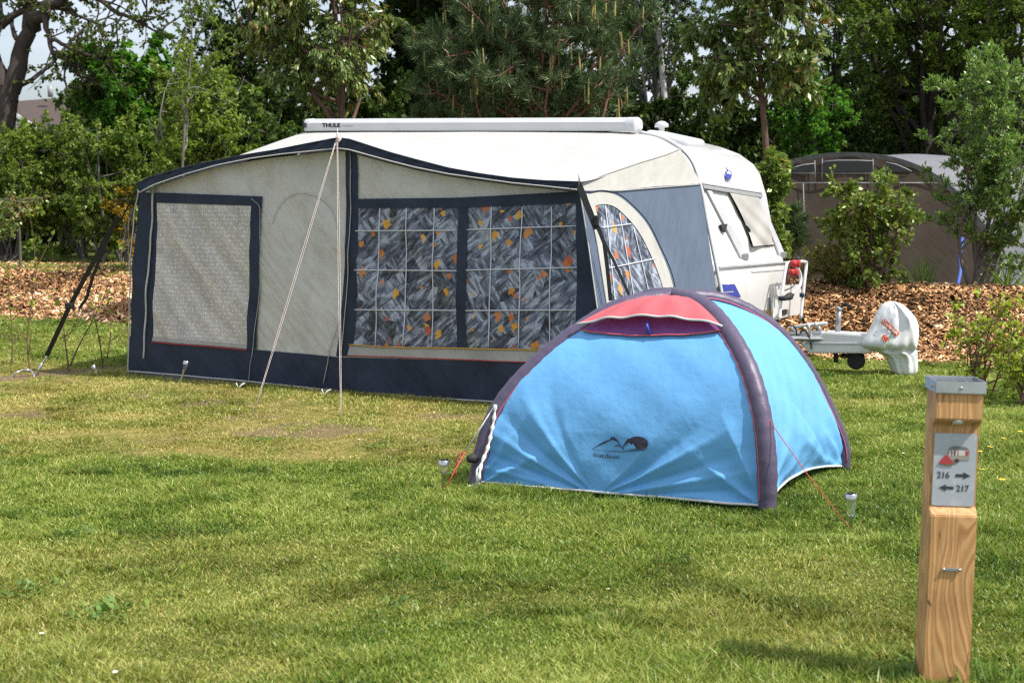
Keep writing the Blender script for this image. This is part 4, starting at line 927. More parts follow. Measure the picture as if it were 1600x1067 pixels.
def pbox(c, s, name, m, par, bev=.0):
    bm = bmesh.new(); bmesh.ops.create_cube(bm, size=1)
    for v in bm.verts: v.co = Vector((c[0] + v.co.x * s[0], c[1] + v.co.y * s[1], c[2] + v.co.z * s[2]))
    if bev: bmesh.ops.bevel(bm, geom=bm.edges[:], offset=bev, segments=2, affect='EDGES')
    bm.verts.index_update(); o = npm(name, [pm(*v.co) for v in bm.verts], [[v.index for v in f.verts] for f in bm.faces], m, par); bm.free(); o.data.set_sharp_from_angle(angle=R(30)); return o
cap = pbox((0, -.0115, 1.022), (.170, .004, .040), 'cap', M['zinc'], pp, .0015)
pbox((0, dpt + .0075, 1.022), (.170, .004, .040), 'cap_rim', M['zinc'], cap, .0015)
for s in (-1, 1): pbox((s * .0835, (dpt - .004) / 2, 1.0225), (.004, dpt + .014, .041), 'cap_rim', M['zinc'], cap, .0015)
pbox((0, (dpt - .004) / 2, 1.030), (.160, dpt + .010, .006), 'solar_panel', M['solar'], cap)
for k in range(3): pbox((-.04 + .04 * k, (dpt - .004) / 2, 1.0336), (.0012, dpt, .0006), 'solar_line', M['zinc'], cap)
def pl(c, prof_, name, m, par, ax=Vector((0, -1, 0))):
    mb = MB().lathe(Vector((0, 0, 0)), prof_, 16, axis=ax); o = npm(name, [pm(*(Vector(v) + Vector(c))) for v in mb.v], mb.f, m, par); return o
pl((0, -.0135, 1.020), [(.006, 0), (.006, .002), (.004, .004), (.001, .0045)], 'screw', M['steel'], cap)
pl((-.0855, .035, 1.018), [(.005, 0), (.005, .002), (.003, .004), (.001, .0045)], 'screw', M['dull'], cap, Vector((-1, 0, 0)))
pl((.0, .012, .900), [(.018, -.002), (.018, .004), (.001, .006)], 'lamp_lens', M['white'], pp, Vector((0, -.5, -.86)))
# rounded plate
cr0 = .008; sw, shh = .0715, .126; zc = .733; po = []
for cx_, cz_, a0 in ((sw - cr0, shh - cr0, 0), (-sw + cr0, shh - cr0, 90), (-sw + cr0, -shh + cr0, 180), (sw - cr0, -shh + cr0, 270)):
    for k in range(5): a = R(a0 + 22.5 * k); po.append((cx_ + cr0 * math.cos(a), cz_ + cr0 * math.sin(a)))
def pflat(pts, y, name, m, par, th=.0012):
    mb = MB(); n = len(pts); mb.add([pm(x, y, zc + z) for x, z in pts] + [pm(x, y + th, zc + z) for x, z in pts], [tuple(range(n)), tuple(range(2 * n - 1, n - 1, -1))] + [(k, n + k, n + (k + 1) % n, (k + 1) % n) for k in range(n)]); return mb.build(name, m, par)
sg = pflat(po, .0275, 'number_plate', M['plate'], pp, .003)
def ptext(s, x, z, size, par=sg):
    V, Fq = text_geo(s, size, .0006); npm('lettering', [pm(x + a * .92, .0262, zc + z + b) for a, b, c in V], Fq, M['inkgrey'], par, smooth=False)
ptext('216', -.058, -.029, .031); ptext('217', .009, -.074, .031)
def arrow(x, z, s): 
    pts = [(0, .005), (.026, .005), (.026, .012), (.050, 0), (.026, -.012), (.026, -.005), (0, -.005)]
    pflat([(x + s * a, z + b) for a, b in pts][::s], .0262, 'arrow', M['inkgrey'], sg, .0008)
arrow(.005, -.019, 1); arrow(0.000, -.063, -1)
ic = {'icon_grey': (.16, .17, .17), 'icon_pale': (.60, .57, .52), 'icon_red': (.42, .05, .06), 'icon_green': (.08, .13, .05), 'icon_dark': (.05, .04, .045), 'icon_tan': (.33, .29, .25)}
for k, c in ic.items(): M[k] = mat(k, c, .5, var=.03)
icon = pflat([(-.024, .033), (-.026, .06), (-.02, .077), (-.008, .083), (.03, .082), (.044, .074), (.048, .062), (.048, .036)], .0266, 'pitch_icon', M['icon_grey'], sg, .0006)
pflat([(-.022, .050), (-.021, .068), (.044, .068), (.046, .050)], .0260, 'icon_patch', M['icon_pale'], icon, .0005)
for x0, x1, mm in ((-.014, -.010, 'icon_red'), (-.004, .001, 'icon_dark'), (.008, .011, 'icon_red'), (.034, .044, 'icon_red')): pflat([(x0, .051), (x0, .067), (x1, .067), (x1, .051)], .0254, 'icon_patch', M[mm], icon, .0005)
pflat([(-.024, .034), (-.024, .049), (.048, .049), (.048, .036)], .0258, 'icon_patch', M['icon_tan'], icon, .0005)
pflat([(.006 + .008 * math.cos(a), .032 + .008 * math.sin(a)) for a in np.linspace(0, 6.28, 13)[:-1]], .0252, 'icon_patch', M['icon_dark'], icon, .0005)
pflat([(-.056, .022), (-.05, .030), (-.035, .051), (-.025, .050), (-.014, .036), (-.002, .024), (-.005, .02), (-.03, .016)], .0248, 'icon_patch', M['icon_red'], icon, .0005)
pflat([(-.058, .021), (-.03, .014), (-.004, .018), (-.002, .022), (-.03, .018)], .0243, 'icon_patch', M['icon_green'], icon, .0005)
sp_ = pbox((.0, -.005, .392), (.062, .006, .010), 'metal_clip', M['dull'], pp, .001)
for s in (-1, 1): pl((s * .027, -.008, .392), [(.005, 0), (.005, .002), (.001, .003)], 'screw', M['steel'], sp_)

# ------------------------------------------------------------------ solar garden lights, anchors
M['clear'] = mat('clear_plastic', (.55, .58, .56), .1, transl=0)
def clearmat():
    m, N, L = newmat('clear_cup'); b = N['Principled BSDF']; b.inputs['Base Color'].default_value = (.9, .93, .88, 1); b.inputs['Roughness'].default_value = .12; b.inputs['Transmission Weight'].default_value = .92; b.inputs['IOR'].default_value = 1.15; return m
M['clear'] = clearmat()
def solar(label, base, top, lens=.05, r=.030):
    base, top = Vector(base), Vector(top); ax = (top - base).normalized(); L_ = (top - base).length
    t = thing('solar_light', label, 'garden light', base, 'solar stake lights in the grass')
    MB().lathe(base, [(.008, -.03), (.008, L_ - lens - .045), (.011, L_ - lens - .04), (.011, L_ - lens - .03)], 12, axis=ax).build('stake', M['steel'], t, angle=40)
    MB().lathe(base + ax * (L_ - lens - .03), [(.012, 0), (r * .62, .006), (r * .72, lens)], 16, axis=ax).build('lens', M['clear'], t, angle=60)
    cp = MB().lathe(base + ax * (L_ - .032), [(r, 0), (r, .026), (r * .9, .03)], 20, axis=ax).build('cap', M['steel'], t, angle=40)
    MB().lathe(base + ax * (L_ - .0015), [(r * .75, 0), (r * .75, .002)], 16, axis=ax).build('solar_cell', M['solar'], cp)
b1 = G(691, 768); solar('short steel solar light beside the red guy rope left of the blue tent', b1, b1 + Vector((.012, 0, .185)), .05, .032)
b2 = G(1330, 830); solar('steel solar light with clear cup right of the blue tent', b2, b2 + Vector((-.005, 0, .195)), .085, .031)
b3 = G(279, 605); solar('leaning solar light standing against the navy awning skirt', b3, b3 + Vector((.075, 0.02, .235)), .055, .028)
b4 = G(155, 592); solar('tipped solar light in the grass left of the awning corner', b4, b4 + Vector((-.055, 0, .13)), .04, .022)
an = thing('ground_anchor', 'bare steel screw anchor with a bent handle under the left storm strap', 'ground anchor', s1)
MB().tube([G(58, 587), G(58, 587) + Vector((.02, 0, .06)), G(66, 573) * .0 + G(58, 587) + Vector((.05, 0, .12))], .013, 8).build('shaft', M['steel'], an, smooth=True)
MB().tube(smoothc([G(20, 590), G(20, 590) + Vector((.04, 0, .05)), G(50, 588) + Vector((-.02, 0, .06)), G(54, 590) + Vector((0, 0, .01))], 20), .010, 8).build('handle', M['steel'], an, smooth=True)
for (px, py, lb) in ((378, 607, 'white plastic awning peg at the skirt below the door panel'), (512, 617, 'pale awning peg hooked below the centre zip')):
    g = G(px, py); o = MB().tube([g + Vector((-.03, -.02, 0)), g + Vector((0, 0, .035)), g + Vector((.03, .0, .05))], .008, 6).tube([g + Vector((-.05, 0, .05)), g + Vector((-.03, -.01, 0))], .006, 6).build('awning_peg', M['whiterope'], None, org=g, smooth=True)
    tag(o, lb, 'peg', 'awning pegs')
# ------------------------------------------------------------------ VEGETATION
def barkmat(name, c, var=.3, sc=9):
    return mat(name, c, .85, var=var, scale=sc, bump=.6, bscale=30, stretch=(1, 1, .3))
BK = {'oak': barkmat('oak_bark', (.055, .042, .035)), 'grey': barkmat('grey_bark', (.14, .125, .105)), 'brown': barkmat('brown_bark', (.11, .065, .045)),
      'birch': barkmat('birch_bark', (.17, .16, .145), .6, 7), 'pine': barkmat('pine_bark', (.20, .10, .065)), 'twig': barkmat('twig_bark', (.16, .085, .06))}
_lm = leafmat
def leafmat(*a, **k): k.setdefault('gain', 1.75); return _lm(*a, **k)
LF = {
 'oak': leafmat('oak_leaves', [(0, (.030, .040, .010)), (.6, (.055, .075, .018)), (1, (.10, .12, .03))], .3, .05),
 'maple': leafmat('maple_leaves', [(0, (.030, .075, .010)), (.6, (.055, .14, .018)), (1, (.09, .20, .03))], .4, .05),
 'hazel': leafmat('hazel_leaves', [(0, (.045, .075, .012)), (.5, (.10, .15, .026)), (1, (.19, .24, .05))], .4, .06),
 'shrubgreen': leafmat('shrub_leaves', [(0, (.022, .042, .010)), (.6, (.045, .080, .018)), (1, (.085, .13, .03))], .35, .05),  # darker green leaf range for hazel, elder and oak shrubs
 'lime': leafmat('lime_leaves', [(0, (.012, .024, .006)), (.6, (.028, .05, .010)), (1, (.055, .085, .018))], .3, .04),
 'cherry': leafmat('cherry_leaves', [(0, (.035, .055, .012)), (.5, (.075, .11, .022)), (.78, (.13, .17, .04)), (.86, (.16, .11, .03)), (1, (.22, .07, .03))], .3, .16, .28),
 'pine': leafmat('pine_needles', [(0, (.020, .036, .014)), (.6, (.052, .085, .034)), (1, (.115, .15, .07))], .15, .08),
 'candle': leafmat('pine_candles', [(0, (.30, .23, .08)), (1, (.46, .40, .16))], .1, .05, gain=1),
 'birch': leafmat('birch_leaves', [(0, (.022, .045, .010)), (.6, (.05, .09, .018)), (1, (.10, .16, .035))], .35, .06),
 'robinia': leafmat('robinia_leaves', [(0, (.035, .06, .010)), (.5, (.075, .125, .020)), (1, (.155, .20, .04))], .4, .05),
 'willow': leafmat('willow_leaves', [(0, (.035, .075, .016)), (.5, (.085, .15, .032)), (1, (.18, .26, .075))], .35, .12),
 'photinia': leafmat('photinia_leaves', [(0, (.045, .08, .015)), (.6, (.11, .16, .03)), (.88, (.18, .22, .05)), (.95, (.22, .10, .05)), (1, (.26, .08, .05))], .35, .14),
 'broom': leafmat('broom_flowers', [(0, (.08, .10, .015)), (.4, (.14, .15, .02)), (.55, (.62, .36, .02)), (1, (.80, .50, .03))], .3, .05, gain=1),
 'spring': leafmat('spring_leaves', [(0, (.08, .12, .018)), (.5, (.16, .21, .03)), (1, (.28, .31, .055))], .45, .08),
 'juniper': leafmat('juniper_needles', [(0, (.05, .06, .015)), (.6, (.11, .12, .03)), (1, (.20, .19, .05))], .2, .05),
 'grassy': leafmat('strap_leaves', [(0, (.05, .09, .02)), (1, (.14, .21, .05))], .3, .1),
}
def unit(v): return v / (np.linalg.norm(v, axis=-1, keepdims=True) + 1e-9)
def leaves_geo(anchor, dirs, L_, W_, r, droop=.0, spread=.6, up=.5, size_var=.35):
    n = len(anchor)
    d = unit(dirs + r.normal(0, spread, (n, 3)) + np.array([0, 0, -droop]))
    nn = unit(r.normal(0, 1, (n, 3)) + np.array([0, 0, up * 2])); s = unit(np.cross(d, nn)); nn = np.cross(s, d)
    l = (L_ * r.uniform(1 - size_var, 1 + size_var, n))[:, None]; w = l * (W_ / L_) * .5
    V = np.empty((n, 4, 3)); V[:, 0] = anchor; V[:, 1] = anchor + d * l * .45 + s * w + nn * w * .35; V[:, 2] = anchor + d * l - nn * l * .08; V[:, 3] = anchor + d * l * .45 - s * w + nn * w * .35
    return V.reshape(-1, 3), np.arange(n * 4).reshape(-1, 4)
class Wood:
    def __init__(s): s.V = []; s.F = []; s.n = 0
    def add(s, pts, rs, k=6):
        V, Fq = tube(pts, rs, k, False); s.V += [tuple(v) for v in V]; s.F += [tuple(i + s.n for i in f) for f in Fq]; s.n += len(V)
def curve(a, b, r, n=6, sag=0.0, wob=.06):
    a, b = np.array(a, float), np.array(b, float); L_ = np.linalg.norm(b - a); t = np.linspace(0, 1, n)[:, None]
    p = a * (1 - t) + b * t; w = r.normal(0, wob * L_, (1, 3)); w2 = r.normal(0, wob * .5 * L_, (1, 3))
    return p + w * np.sin(np.pi * t) + w2 * np.sin(2 * np.pi * t) + np.array([[0, 0, sag * L_]]) * np.sin(np.pi * t)
def plant(name, label, cat, base, cen, rad, leafm, barkm, trunk_r=.08, nl=14, ns=9, nt=6, nleaf=9, L_=.08, W_=.05, seed=1, group=None, trunk=None, limbs=None,
          z0=.25, droop=.2, spread=.6, up=.5, stems=1, parts=('trunk', 'crown'), rough=.25, tw=.5, needle=False, kt=5, hollow=.35, topdir=None, flat=.6, org=None):
    """a woody plant: trunk or stems, limbs grown to points of an uneven crown, twigs, and a leaf at a time"""
    if nleaf < 20 and base[1] > 19: L_ *= .66; W_ *= .66; nleaf = int(nleaf * 2.05)
    r = np.random.default_rng(seed); base = np.array(base, float); cen = np.array(cen, float); rad = np.array(rad, float)
    ph = r.uniform(0, 6.28, 12)
    def env(d):  # uneven outline
        th = np.arctan2(d[1], d[0]); f = 1 + rough * (math.sin(2 * th + ph[0] + 2 * d[2]) * .5 + math.sin(3 * th + ph[1] - 3 * d[2]) * .4 + math.sin(5 * th + ph[2] + 5 * d[2]) * .35 + math.sin(7 * d[2] + ph[3]) * .3)
        return cen + d * rad * f
    W = Wood(); top = np.array([cen[0], cen[1], cen[2] + rad[2] * .75])
    if topdir is not None: top = np.array(topdir, float)
    tr = []
    if trunk is not None: tr.append(smoothc(trunk, 24))
    else:
        for k in range(stems):
            b = base + (r.normal(0, .06, 3) * (stems > 1)) * np.array([1, 1, 0]); e = top + (r.normal(0, .5, 3) * rad * (stems > 1)); e[2] = min(e[2], cen[2] + rad[2] * .9)
            tr.append(curve(b, e, r, 9, 0, .025 if stems == 1 else .05))
    for t in tr:
        rs = trunk_r * (1 - np.linspace(0, 1, len(t)) ** 1.2 * (.85 if trunk is None else .28)); rs[0] *= 1.25; W.add(t, rs, 9 if trunk_r > .05 else 6)
    anch = []; dirs = []; tips = []
    lim = []
    if limbs is not None:
        for pts, ra in limbs:
            pts = smoothc(pts, 16) + r.normal(0, .25 * ra, (16, 3)); W.add(pts, ra * (1 - np.linspace(0, 1, len(pts)) * .8), 8); lim.append((pts, ra))
    for k in range(nl):
        t = tr[k % len(tr)]; f = z0 + (1 - z0) * (k + r.random()) / nl; f = min(f, .97); i = f * (len(t) - 1); p0 = t[int(i)] * (1 - i % 1) + t[min(int(i) + 1, len(t) - 1)] * (i % 1)
        d = unit(r.normal(0, 1, 3) * np.array([1, 1, flat])); q = env(d)
        if q[2] < p0[2] - rad[2] * .35: q[2] = p0[2] + r.uniform(-.3, .2) * rad[2] * .5
        q = p0 + (q - p0) * r.uniform(.75, 1.0)
        pts = curve(p0, q, r, 7, .06, .07); ra = trunk_r * (.42 - .25 * f) + .004; W.add(pts, ra * (1 - np.linspace(0, 1, 7) * .8), 5); lim.append((pts, ra))
    for pts, ra in lim:
        Ll = np.linalg.norm(pts[-1] - pts[0])
        for m in range(ns):
            f = .25 + .75 * (m + r.random()) / ns; i = min(f, .999) * (len(pts) - 1); p0 = pts[int(i)] * (1 - i % 1) + pts[int(i) + 1] * (i % 1)
            ln = tw * r.uniform(.5, 1.2) * float(np.mean(rad)) ; d = unit(unit(pts[-1] - pts[0]) * .8 + r.normal(0, .75, 3) + np.array([0, 0, .12 - droop * .3])); q = p0 + d * ln
            sp = curve(p0, q, r, 5, -.04 * droop, .08); W.add(sp, max(.004, ra * .32) * (1 - np.linspace(0, 1, 5) * .75), 4)
            for tt in range(nt):
                g = .2 + .8 * (tt + r.random()) / nt; j = min(g, .999) * 4; p1 = sp[int(j)] * (1 - j % 1) + sp[int(j) + 1] * (j % 1)
                d2 = unit(d * .7 + r.normal(0, .7, 3) + np.array([0, 0, -droop * .5])); l2 = ln * r.uniform(.22, .5); q2 = p1 + d2 * l2; tips.append((q2, d2))
                if not needle: W.add(np.stack([p1, q2]), [.0045, .002], 3)
                s = r.uniform(.1, 1.05, nleaf)[:, None]; anch.append(p1 + (q2 - p1) * s + r.normal(0, .012, (nleaf, 3))); dirs.append(np.repeat(d2[None], nleaf, 0))
    anch = np.concatenate(anch); dirs = np.concatenate(dirs)
    V, Q = leaves_geo(anch, dirs, L_, W_, r, droop, spread, up)
    rr_ = r.random(len(anch)); big = fbm(anch[:, 0] * 1.3 + anch[:, 1], anch[:, 2] * 1.3, seed); val = np.clip(rr_ * .75 + .5 * (big - .5) + .12, 0, 1)
    t0_ = thing(name, label, cat, tuple(base), group)
    npm(parts[0], W.V, W.F, BK[barkm], t0_)
    cr_ = npm(parts[1], V, Q, LF[leafm], t0_, attrs={'rnd': ('FACE', val)}, smooth=False)
    return t0_, tips, cr_
def at(px, py, Y): p = P(px, py, Y); return np.array(p)
def crown(px, Y, hw, top, bot, dy=None):
    """crown centre and radii from where it shows in the picture"""
    c = (at(px, top, Y) + at(px, bot, Y)) / 2; rx = hw * Y / F; rz = (at(px, top, Y)[2] - at(px, bot, Y)[2]) / 2; return c, (rx, dy or rx, rz)
def gb(px, Y): 
    x = (px - CX) / F * Y * 1.0; x = at(px, 400, Y)[0]; return np.array([x, Y, H1(x, Y) - .03])
def tree(name, label, px, Y, hw, top, bot, leafm, barkm, bx=None, cat='tree', dy=None, **k):
    c, rd = crown(px, Y, hw, top, bot, dy); return plant(name, label, cat, gb(bx if bx is not None else px, Y), c, rd, leafm, barkm, **k)

# --- big oak at the top left: traced limbs
Yo = 30.0; O = lambda x, y, dz=0: at(x, y, Yo + dz)
plant('oak_tree', 'big dark oak with forked trunk and sparse leaves against the sky', 'tree', gb(2, Yo), O(110, -40), (3.8, 2.6, 2.1), 'oak', 'oak',
      trunk_r=.30, trunk=[gb(2, Yo), O(0, 300), O(4, 210), O(10, 160), O(14, 135)],
      limbs=[([O(10, 160), O(-4, 100), O(-8, 40), O(-14, -60), O(-22, -160)], 0.22), ([O(16, 140), O(30, 95), O(42, 45), O(44, -10), O(60, -120)], 0.21), ([O(44, 50), O(70, 15, -.3), O(105, -6, -.6), O(170, -50, -.9)], 0.163),
             ([O(0, 45), O(20, 25), O(60, 8), O(100, 4)], 0.088), ([O(68, 18, -.3), O(76, 60, -.6), O(84, 82, -.7), O(100, 92, -.8), O(118, 115, -.9), O(150, 125, -1)], 0.069), ([O(84, 82, -.7), O(104, 95, -.9), O(100, 120, -1), O(106, 145, -1)], 0.037),
             ([O(110, -6, -.6), O(150, -2, -1), O(175, 15, -1.2), O(215, 35, -1.4), O(255, 55, -1.6)], 0.075), ([O(75, 58, -.6), O(110, 75, -1), O(150, 92, -1.2), O(180, 105, -1.4)], 0.050), ([O(60, 8), O(110, 20), O(150, 40), O(165, 70)], 0.050),
             ([O(150, -30, -1), O(210, -10, -1.4), O(250, 0, -1.7)], 0.062), ([O(-5, 60), O(-30, 40), O(-80, 20)], 0.100)],
      nl=2, ns=10, nt=4, nleaf=7, L_=.11, W_=.08, seed=11, droop=.1, tw=.28, z0=.9, up=.2)
# --- trees and shrubs from left to right
tree('maple_tree', 'bushy bright green maple between the oak and the birch', 205, 30, 75, 45, 300, 'maple', 'grey', trunk_r=.09, nl=22, ns=8, nt=6, nleaf=12, L_=.15, W_=.14, seed=21, droop=.3, tw=.35, up=.9)
tree('birch_tree', 'slender young birch with thin white stem rising over the hazel', 303, 22.5, 45, -60, 230, 'hazel', 'birch', trunk_r=.028, nl=14, ns=5, nt=4, nleaf=8, L_=.06, W_=.045, seed=22, droop=.35, tw=.35, z0=.4, rough=.4)
tree('hazel_shrub', 'large yellow green hazel rising behind the left end of the awning', 318, 24.5, 105, 95, 330, 'hazel', 'grey', trunk_r=.04, stems=6, nl=36, ns=8, nt=6, nleaf=11, L_=.085, W_=.065, seed=23, parts=('stems', 'foliage'), tw=.32, cat='shrub', z0=.2, up=.8)
tree('hazel_shrub', 'mid green hazel left of the awning peak', 400, 25, 70, 140, 310, 'shrubgreen', 'grey', trunk_r=.04, stems=5, nl=24, ns=8, nt=6, nleaf=11, L_=.085, W_=.06, seed=24, parts=('stems', 'foliage'), tw=.35, cat='shrub', z0=.2)
tree('hazel_shrub', 'light green hazel behind the yellow broom', 195, 28, 85, 190, 370, 'hazel', 'grey', trunk_r=.04, stems=6, nl=30, ns=8, nt=6, nleaf=10, L_=.08, W_=.06, seed=25, parts=('stems', 'foliage'), tw=.34, cat='shrub', z0=.15, up=.8)
tree('elder_shrub', 'dark green shrub in front of the tiled house roof', 100, 31, 62, 180, 330, 'shrubgreen', 'grey', trunk_r=.04, stems=5, nl=26, ns=8, nt=6, nleaf=12, L_=.10, W_=.07, seed=26, parts=('stems', 'foliage'), tw=.33, cat='shrub', z0=.15)
tree('elder_shrub', 'broad shrub at the far left edge below the oak', 15, 28.2, 85, 200, 396, 'hazel', 'grey', trunk_r=.018, stems=7, nl=34, ns=8, nt=6, nleaf=11, L_=.09, W_=.065, seed=27, parts=('stems', 'foliage'), tw=.33, cat='shrub', z0=.15)
tree('elder_shrub', 'round green shrub beneath the small gable', 130, 28.6, 70, 230, 395, 'hazel', 'grey', trunk_r=.035, stems=5, nl=26, ns=8, nt=6, nleaf=10, L_=.075, W_=.055, seed=28, parts=('stems', 'foliage'), tw=.33, cat='shrub', z0=.12)
tree('elder_shrub', 'loose pale green bush just left of the awning corner', 160, 27.6, 52, 290, 400, 'hazel', 'grey', trunk_r=.02, stems=5, nl=16, ns=6, nt=5, nleaf=8, L_=.06, W_=.04, seed=29, parts=('stems', 'foliage'), tw=.35, cat='shrub', z0=.1)
tree('broom_shrub', 'yellow flowering broom beside the awning corner', 196, 27.3, 28, 285, 395, 'broom', 'grey', trunk_r=.015, stems=5, nl=14, ns=6, nt=5, nleaf=8, L_=.045, W_=.03, seed=30, parts=('stems', 'flowers'), tw=.4, cat='shrub', z0=.2, up=0)
tree('young_tree', 'little ornamental tree with bare stem above the wood chips', 32, 24.6, 38, 300, 372, 'cherry', 'grey', trunk_r=.03, nl=12, ns=5, nt=4, nleaf=8, L_=.09, W_=.04, seed=31, droop=.9, tw=.4, z0=.55)
tree('young_tree', 'reddish young tree cut by the left picture edge', -6, 23.6, 24, 320, 400, 'cherry', 'brown', trunk_r=.02, nl=8, ns=5, nt=4, nleaf=7, L_=.08, W_=.04, seed=32, droop=.6, tw=.45, z0=.45)
tree('poplar_tree', 'tall greyish tree with sky showing through left of the cherry', 390, 36, 95, -160, 240, 'lime', 'oak', trunk_r=.16, nl=34, ns=9, nt=6, nleaf=11, L_=.10, W_=.08, seed=33, tw=.28, z0=.25)
tree('cherry_tree', 'ornamental cherry with drooping bronze tipped leaves above the white box', 505, 19.5, 118, -130, 178, 'cherry', 'brown', bx=528, trunk_r=.09, nl=34, ns=9, nt=6, nleaf=10, L_=.115, W_=.042, seed=34, droop=1.0, spread=.35, tw=.30, z0=.42, up=.2, topdir=at(512, -120, 19.5))
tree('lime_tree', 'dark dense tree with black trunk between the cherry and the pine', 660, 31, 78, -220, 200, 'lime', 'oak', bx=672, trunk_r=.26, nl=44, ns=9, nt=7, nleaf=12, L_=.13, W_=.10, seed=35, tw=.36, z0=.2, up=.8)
# pines with candles
def pine(label, px, Y, hw, top, bot, seed, nl, candles, group, **k):
    t_, tips, c_ = tree('pine_tree', label, px, Y, hw, top, bot, 'pine', 'pine', trunk_r=.10, nl=nl, ns=9, nt=5, nleaf=44, L_=.13, W_=.009, seed=seed, droop=-.35, spread=.42, up=0, tw=.26, needle=True, **k)
    r = np.random.default_rng(seed + 1); tips.sort(key=lambda q: q[0][1]); sel = tips[:len(tips) // 2]; r.shuffle(sel)
    for q, d in sel[:candles]:
        vs = []; fs = []; n = 0; vals = []
        for _ in range(int(r.integers(1, 3))):
            h = r.uniform(.14, .34); p = q + r.normal(0, .018, 3); e = p + np.array([r.normal(0, .012), r.normal(0, .012), h])
            V, Fq = tube([p - np.array([0, 0, .04]), (p + e) / 2, e], [.016, .015, .008], 5, False); vs += [tuple(v) for v in V]; fs += [tuple(i + n for i in f) for f in Fq]; n += len(V); vals += [r.random()] * len(Fq)
        npm('candle', vs, fs, LF['candle'], t_, attrs={'rnd': ('FACE', vals)})
    return t_
pine('broad blue green pine with upright pale candles above the awning box', 835, 21.5, 155, -70, 225, 36, 58, 95, None, z0=.05, rough=.3)
pine('low pine with a leaning branch in front of the lime tree', 700, 22.5, 55, 40, 220, 37, 22, 40, None, z0=.15, rough=.5)
tree('weeping_birch', 'weeping birch sprays hanging behind the top of the pine', 790, 30, 48, -200, 55, 'birch', 'birch', trunk_r=.07, nl=20, ns=7, nt=6, nleaf=8, L_=.055, W_=.045, seed=38, droop=1.6, tw=.4, z0=.4)
tree('birch_tree', 'white stemmed birch behind the roof vent', 1035, 29, 120, -190, 215, 'birch', 'birch', bx=1042, trunk_r=.10, nl=46, ns=9, nt=6, nleaf=11, L_=.07, W_=.055, seed=39, droop=.6, tw=.28, z0=.25, topdir=at(1030, -200, 29))
BK['white'] = barkmat('white_birch_bark', (.50, .48, .45), .55, 6)
wb = bpy.data.objects['birch_tree.001']; npm('white_stem', *tube(smoothc([gb(1043, 28.6), at(1040, 200, 28.6), at(1038, 150, 28.6), at(1030, 60, 28.6), at(1024, -60, 28.6)], 24), [.10 - .003 * i for i in range(24)], 8), BK['white'], wb)
tree('alder_tree', 'dark green tree right of the pine behind the caravan', 945, 33, 85, -180, 240, 'birch', 'oak', trunk_r=.14, nl=40, ns=9, nt=6, nleaf=11, L_=.09, W_=.075, seed=40, tw=.30, z0=.2)
tree('cherry_tree', 'ornamental cherry with red tipped leaves and slim trunk behind the caravan nose', 1185, 18.6, 108, -130, 185, 'cherry', 'brown', bx=1197, trunk_r=.058, nl=32, ns=9, nt=6, nleaf=9, L_=.105, W_=.042, seed=41, droop=.8, spread=.4, tw=.30, z0=.48, up=.2, topdir=at(1190, -110, 18.6))
tree('alder_tree', 'mid green leafy tree right of the slim cherry trunk', 1262, 27, 62, 110, 330, 'maple', 'oak', trunk_r=.06, nl=24, ns=8, nt=6, nleaf=10, L_=.09, W_=.07, seed=42, tw=.36, z0=.2, up=.7)
tree('alder_tree', 'thin branched tree with sky gaps above the brown tent', 1310, 35, 75, -150, 260, 'birch', 'oak', trunk_r=.12, nl=26, ns=8, nt=6, nleaf=9, L_=.10, W_=.08, seed=43, tw=.28, z0=.2)
tree('robinia_tree', 'tall light green robinia filling the upper right', 1450, 31, 165, -220, 235, 'robinia', 'oak', trunk_r=.20, nl=72, ns=9, nt=7, nleaf=11, L_=.11, W_=.055, seed=44, droop=.5, tw=.22, z0=.15, up=.8)
tree('robinia_tree', 'robinia at the right picture edge', 1625, 28, 90, -190, 300, 'robinia', 'oak', trunk_r=.16, nl=40, ns=9, nt=6, nleaf=11, L_=.10, W_=.05, seed=45, droop=.4, tw=.30, z0=.15, up=.8)
tree('oak_shrub', 'dark leafy tree behind the left half of the brown tent', 1360, 32.5, 105, 90, 330, 'shrubgreen', 'oak', cat='shrub', trunk_r=.05, stems=5, nl=34, ns=9, nt=6, nleaf=11, L_=.10, W_=.075, seed=46, tw=.30, z0=.15, parts=('stems', 'foliage'))
tree('oak_shrub', 'dark leafy shrub behind the grey tent roof', 1530, 32, 100, 110, 340, 'shrubgreen', 'oak', cat='shrub', trunk_r=.05, stems=5, nl=34, ns=9, nt=6, nleaf=11, L_=.10, W_=.075, seed=47, tw=.30, z0=.15, parts=('stems', 'foliage'))
tree('willow_shrub', 'tall silvery green willow sapling in front of the grey tent roof', 1528, 18.2, 82, 75, 425, 'willow', 'grey', cat='shrub', trunk_r=.022, stems=8, nl=50, ns=7, nt=5, nleaf=11, L_=.06, W_=.026, seed=48, droop=-.5, spread=.5, tw=.28, z0=.12, parts=('stems', 'foliage'), rough=.3)
tree('willow_shrub', 'low willow growth at the right edge above the chips', 1610, 17.6, 42, 210, 450, 'willow', 'grey', cat='shrub', trunk_r=.015, stems=5, nl=20, ns=6, nt=5, nleaf=8, L_=.05, W_=.022, seed=49, droop=-.4, spread=.5, tw=.35, z0=.1, parts=('stems', 'foliage'))
tree('photinia_shrub', 'glossy reddish green shrub standing before the brown tent wall', 1362, 17.9, 72, 262, 455, 'photinia', 'brown', cat='shrub', trunk_r=.018, stems=7, nl=34, ns=6, nt=5, nleaf=7, L_=.06, W_=.038, seed=50, droop=-.3, spread=.6, tw=.30, z0=.18, parts=('stems', 'foliage'), rough=.35)
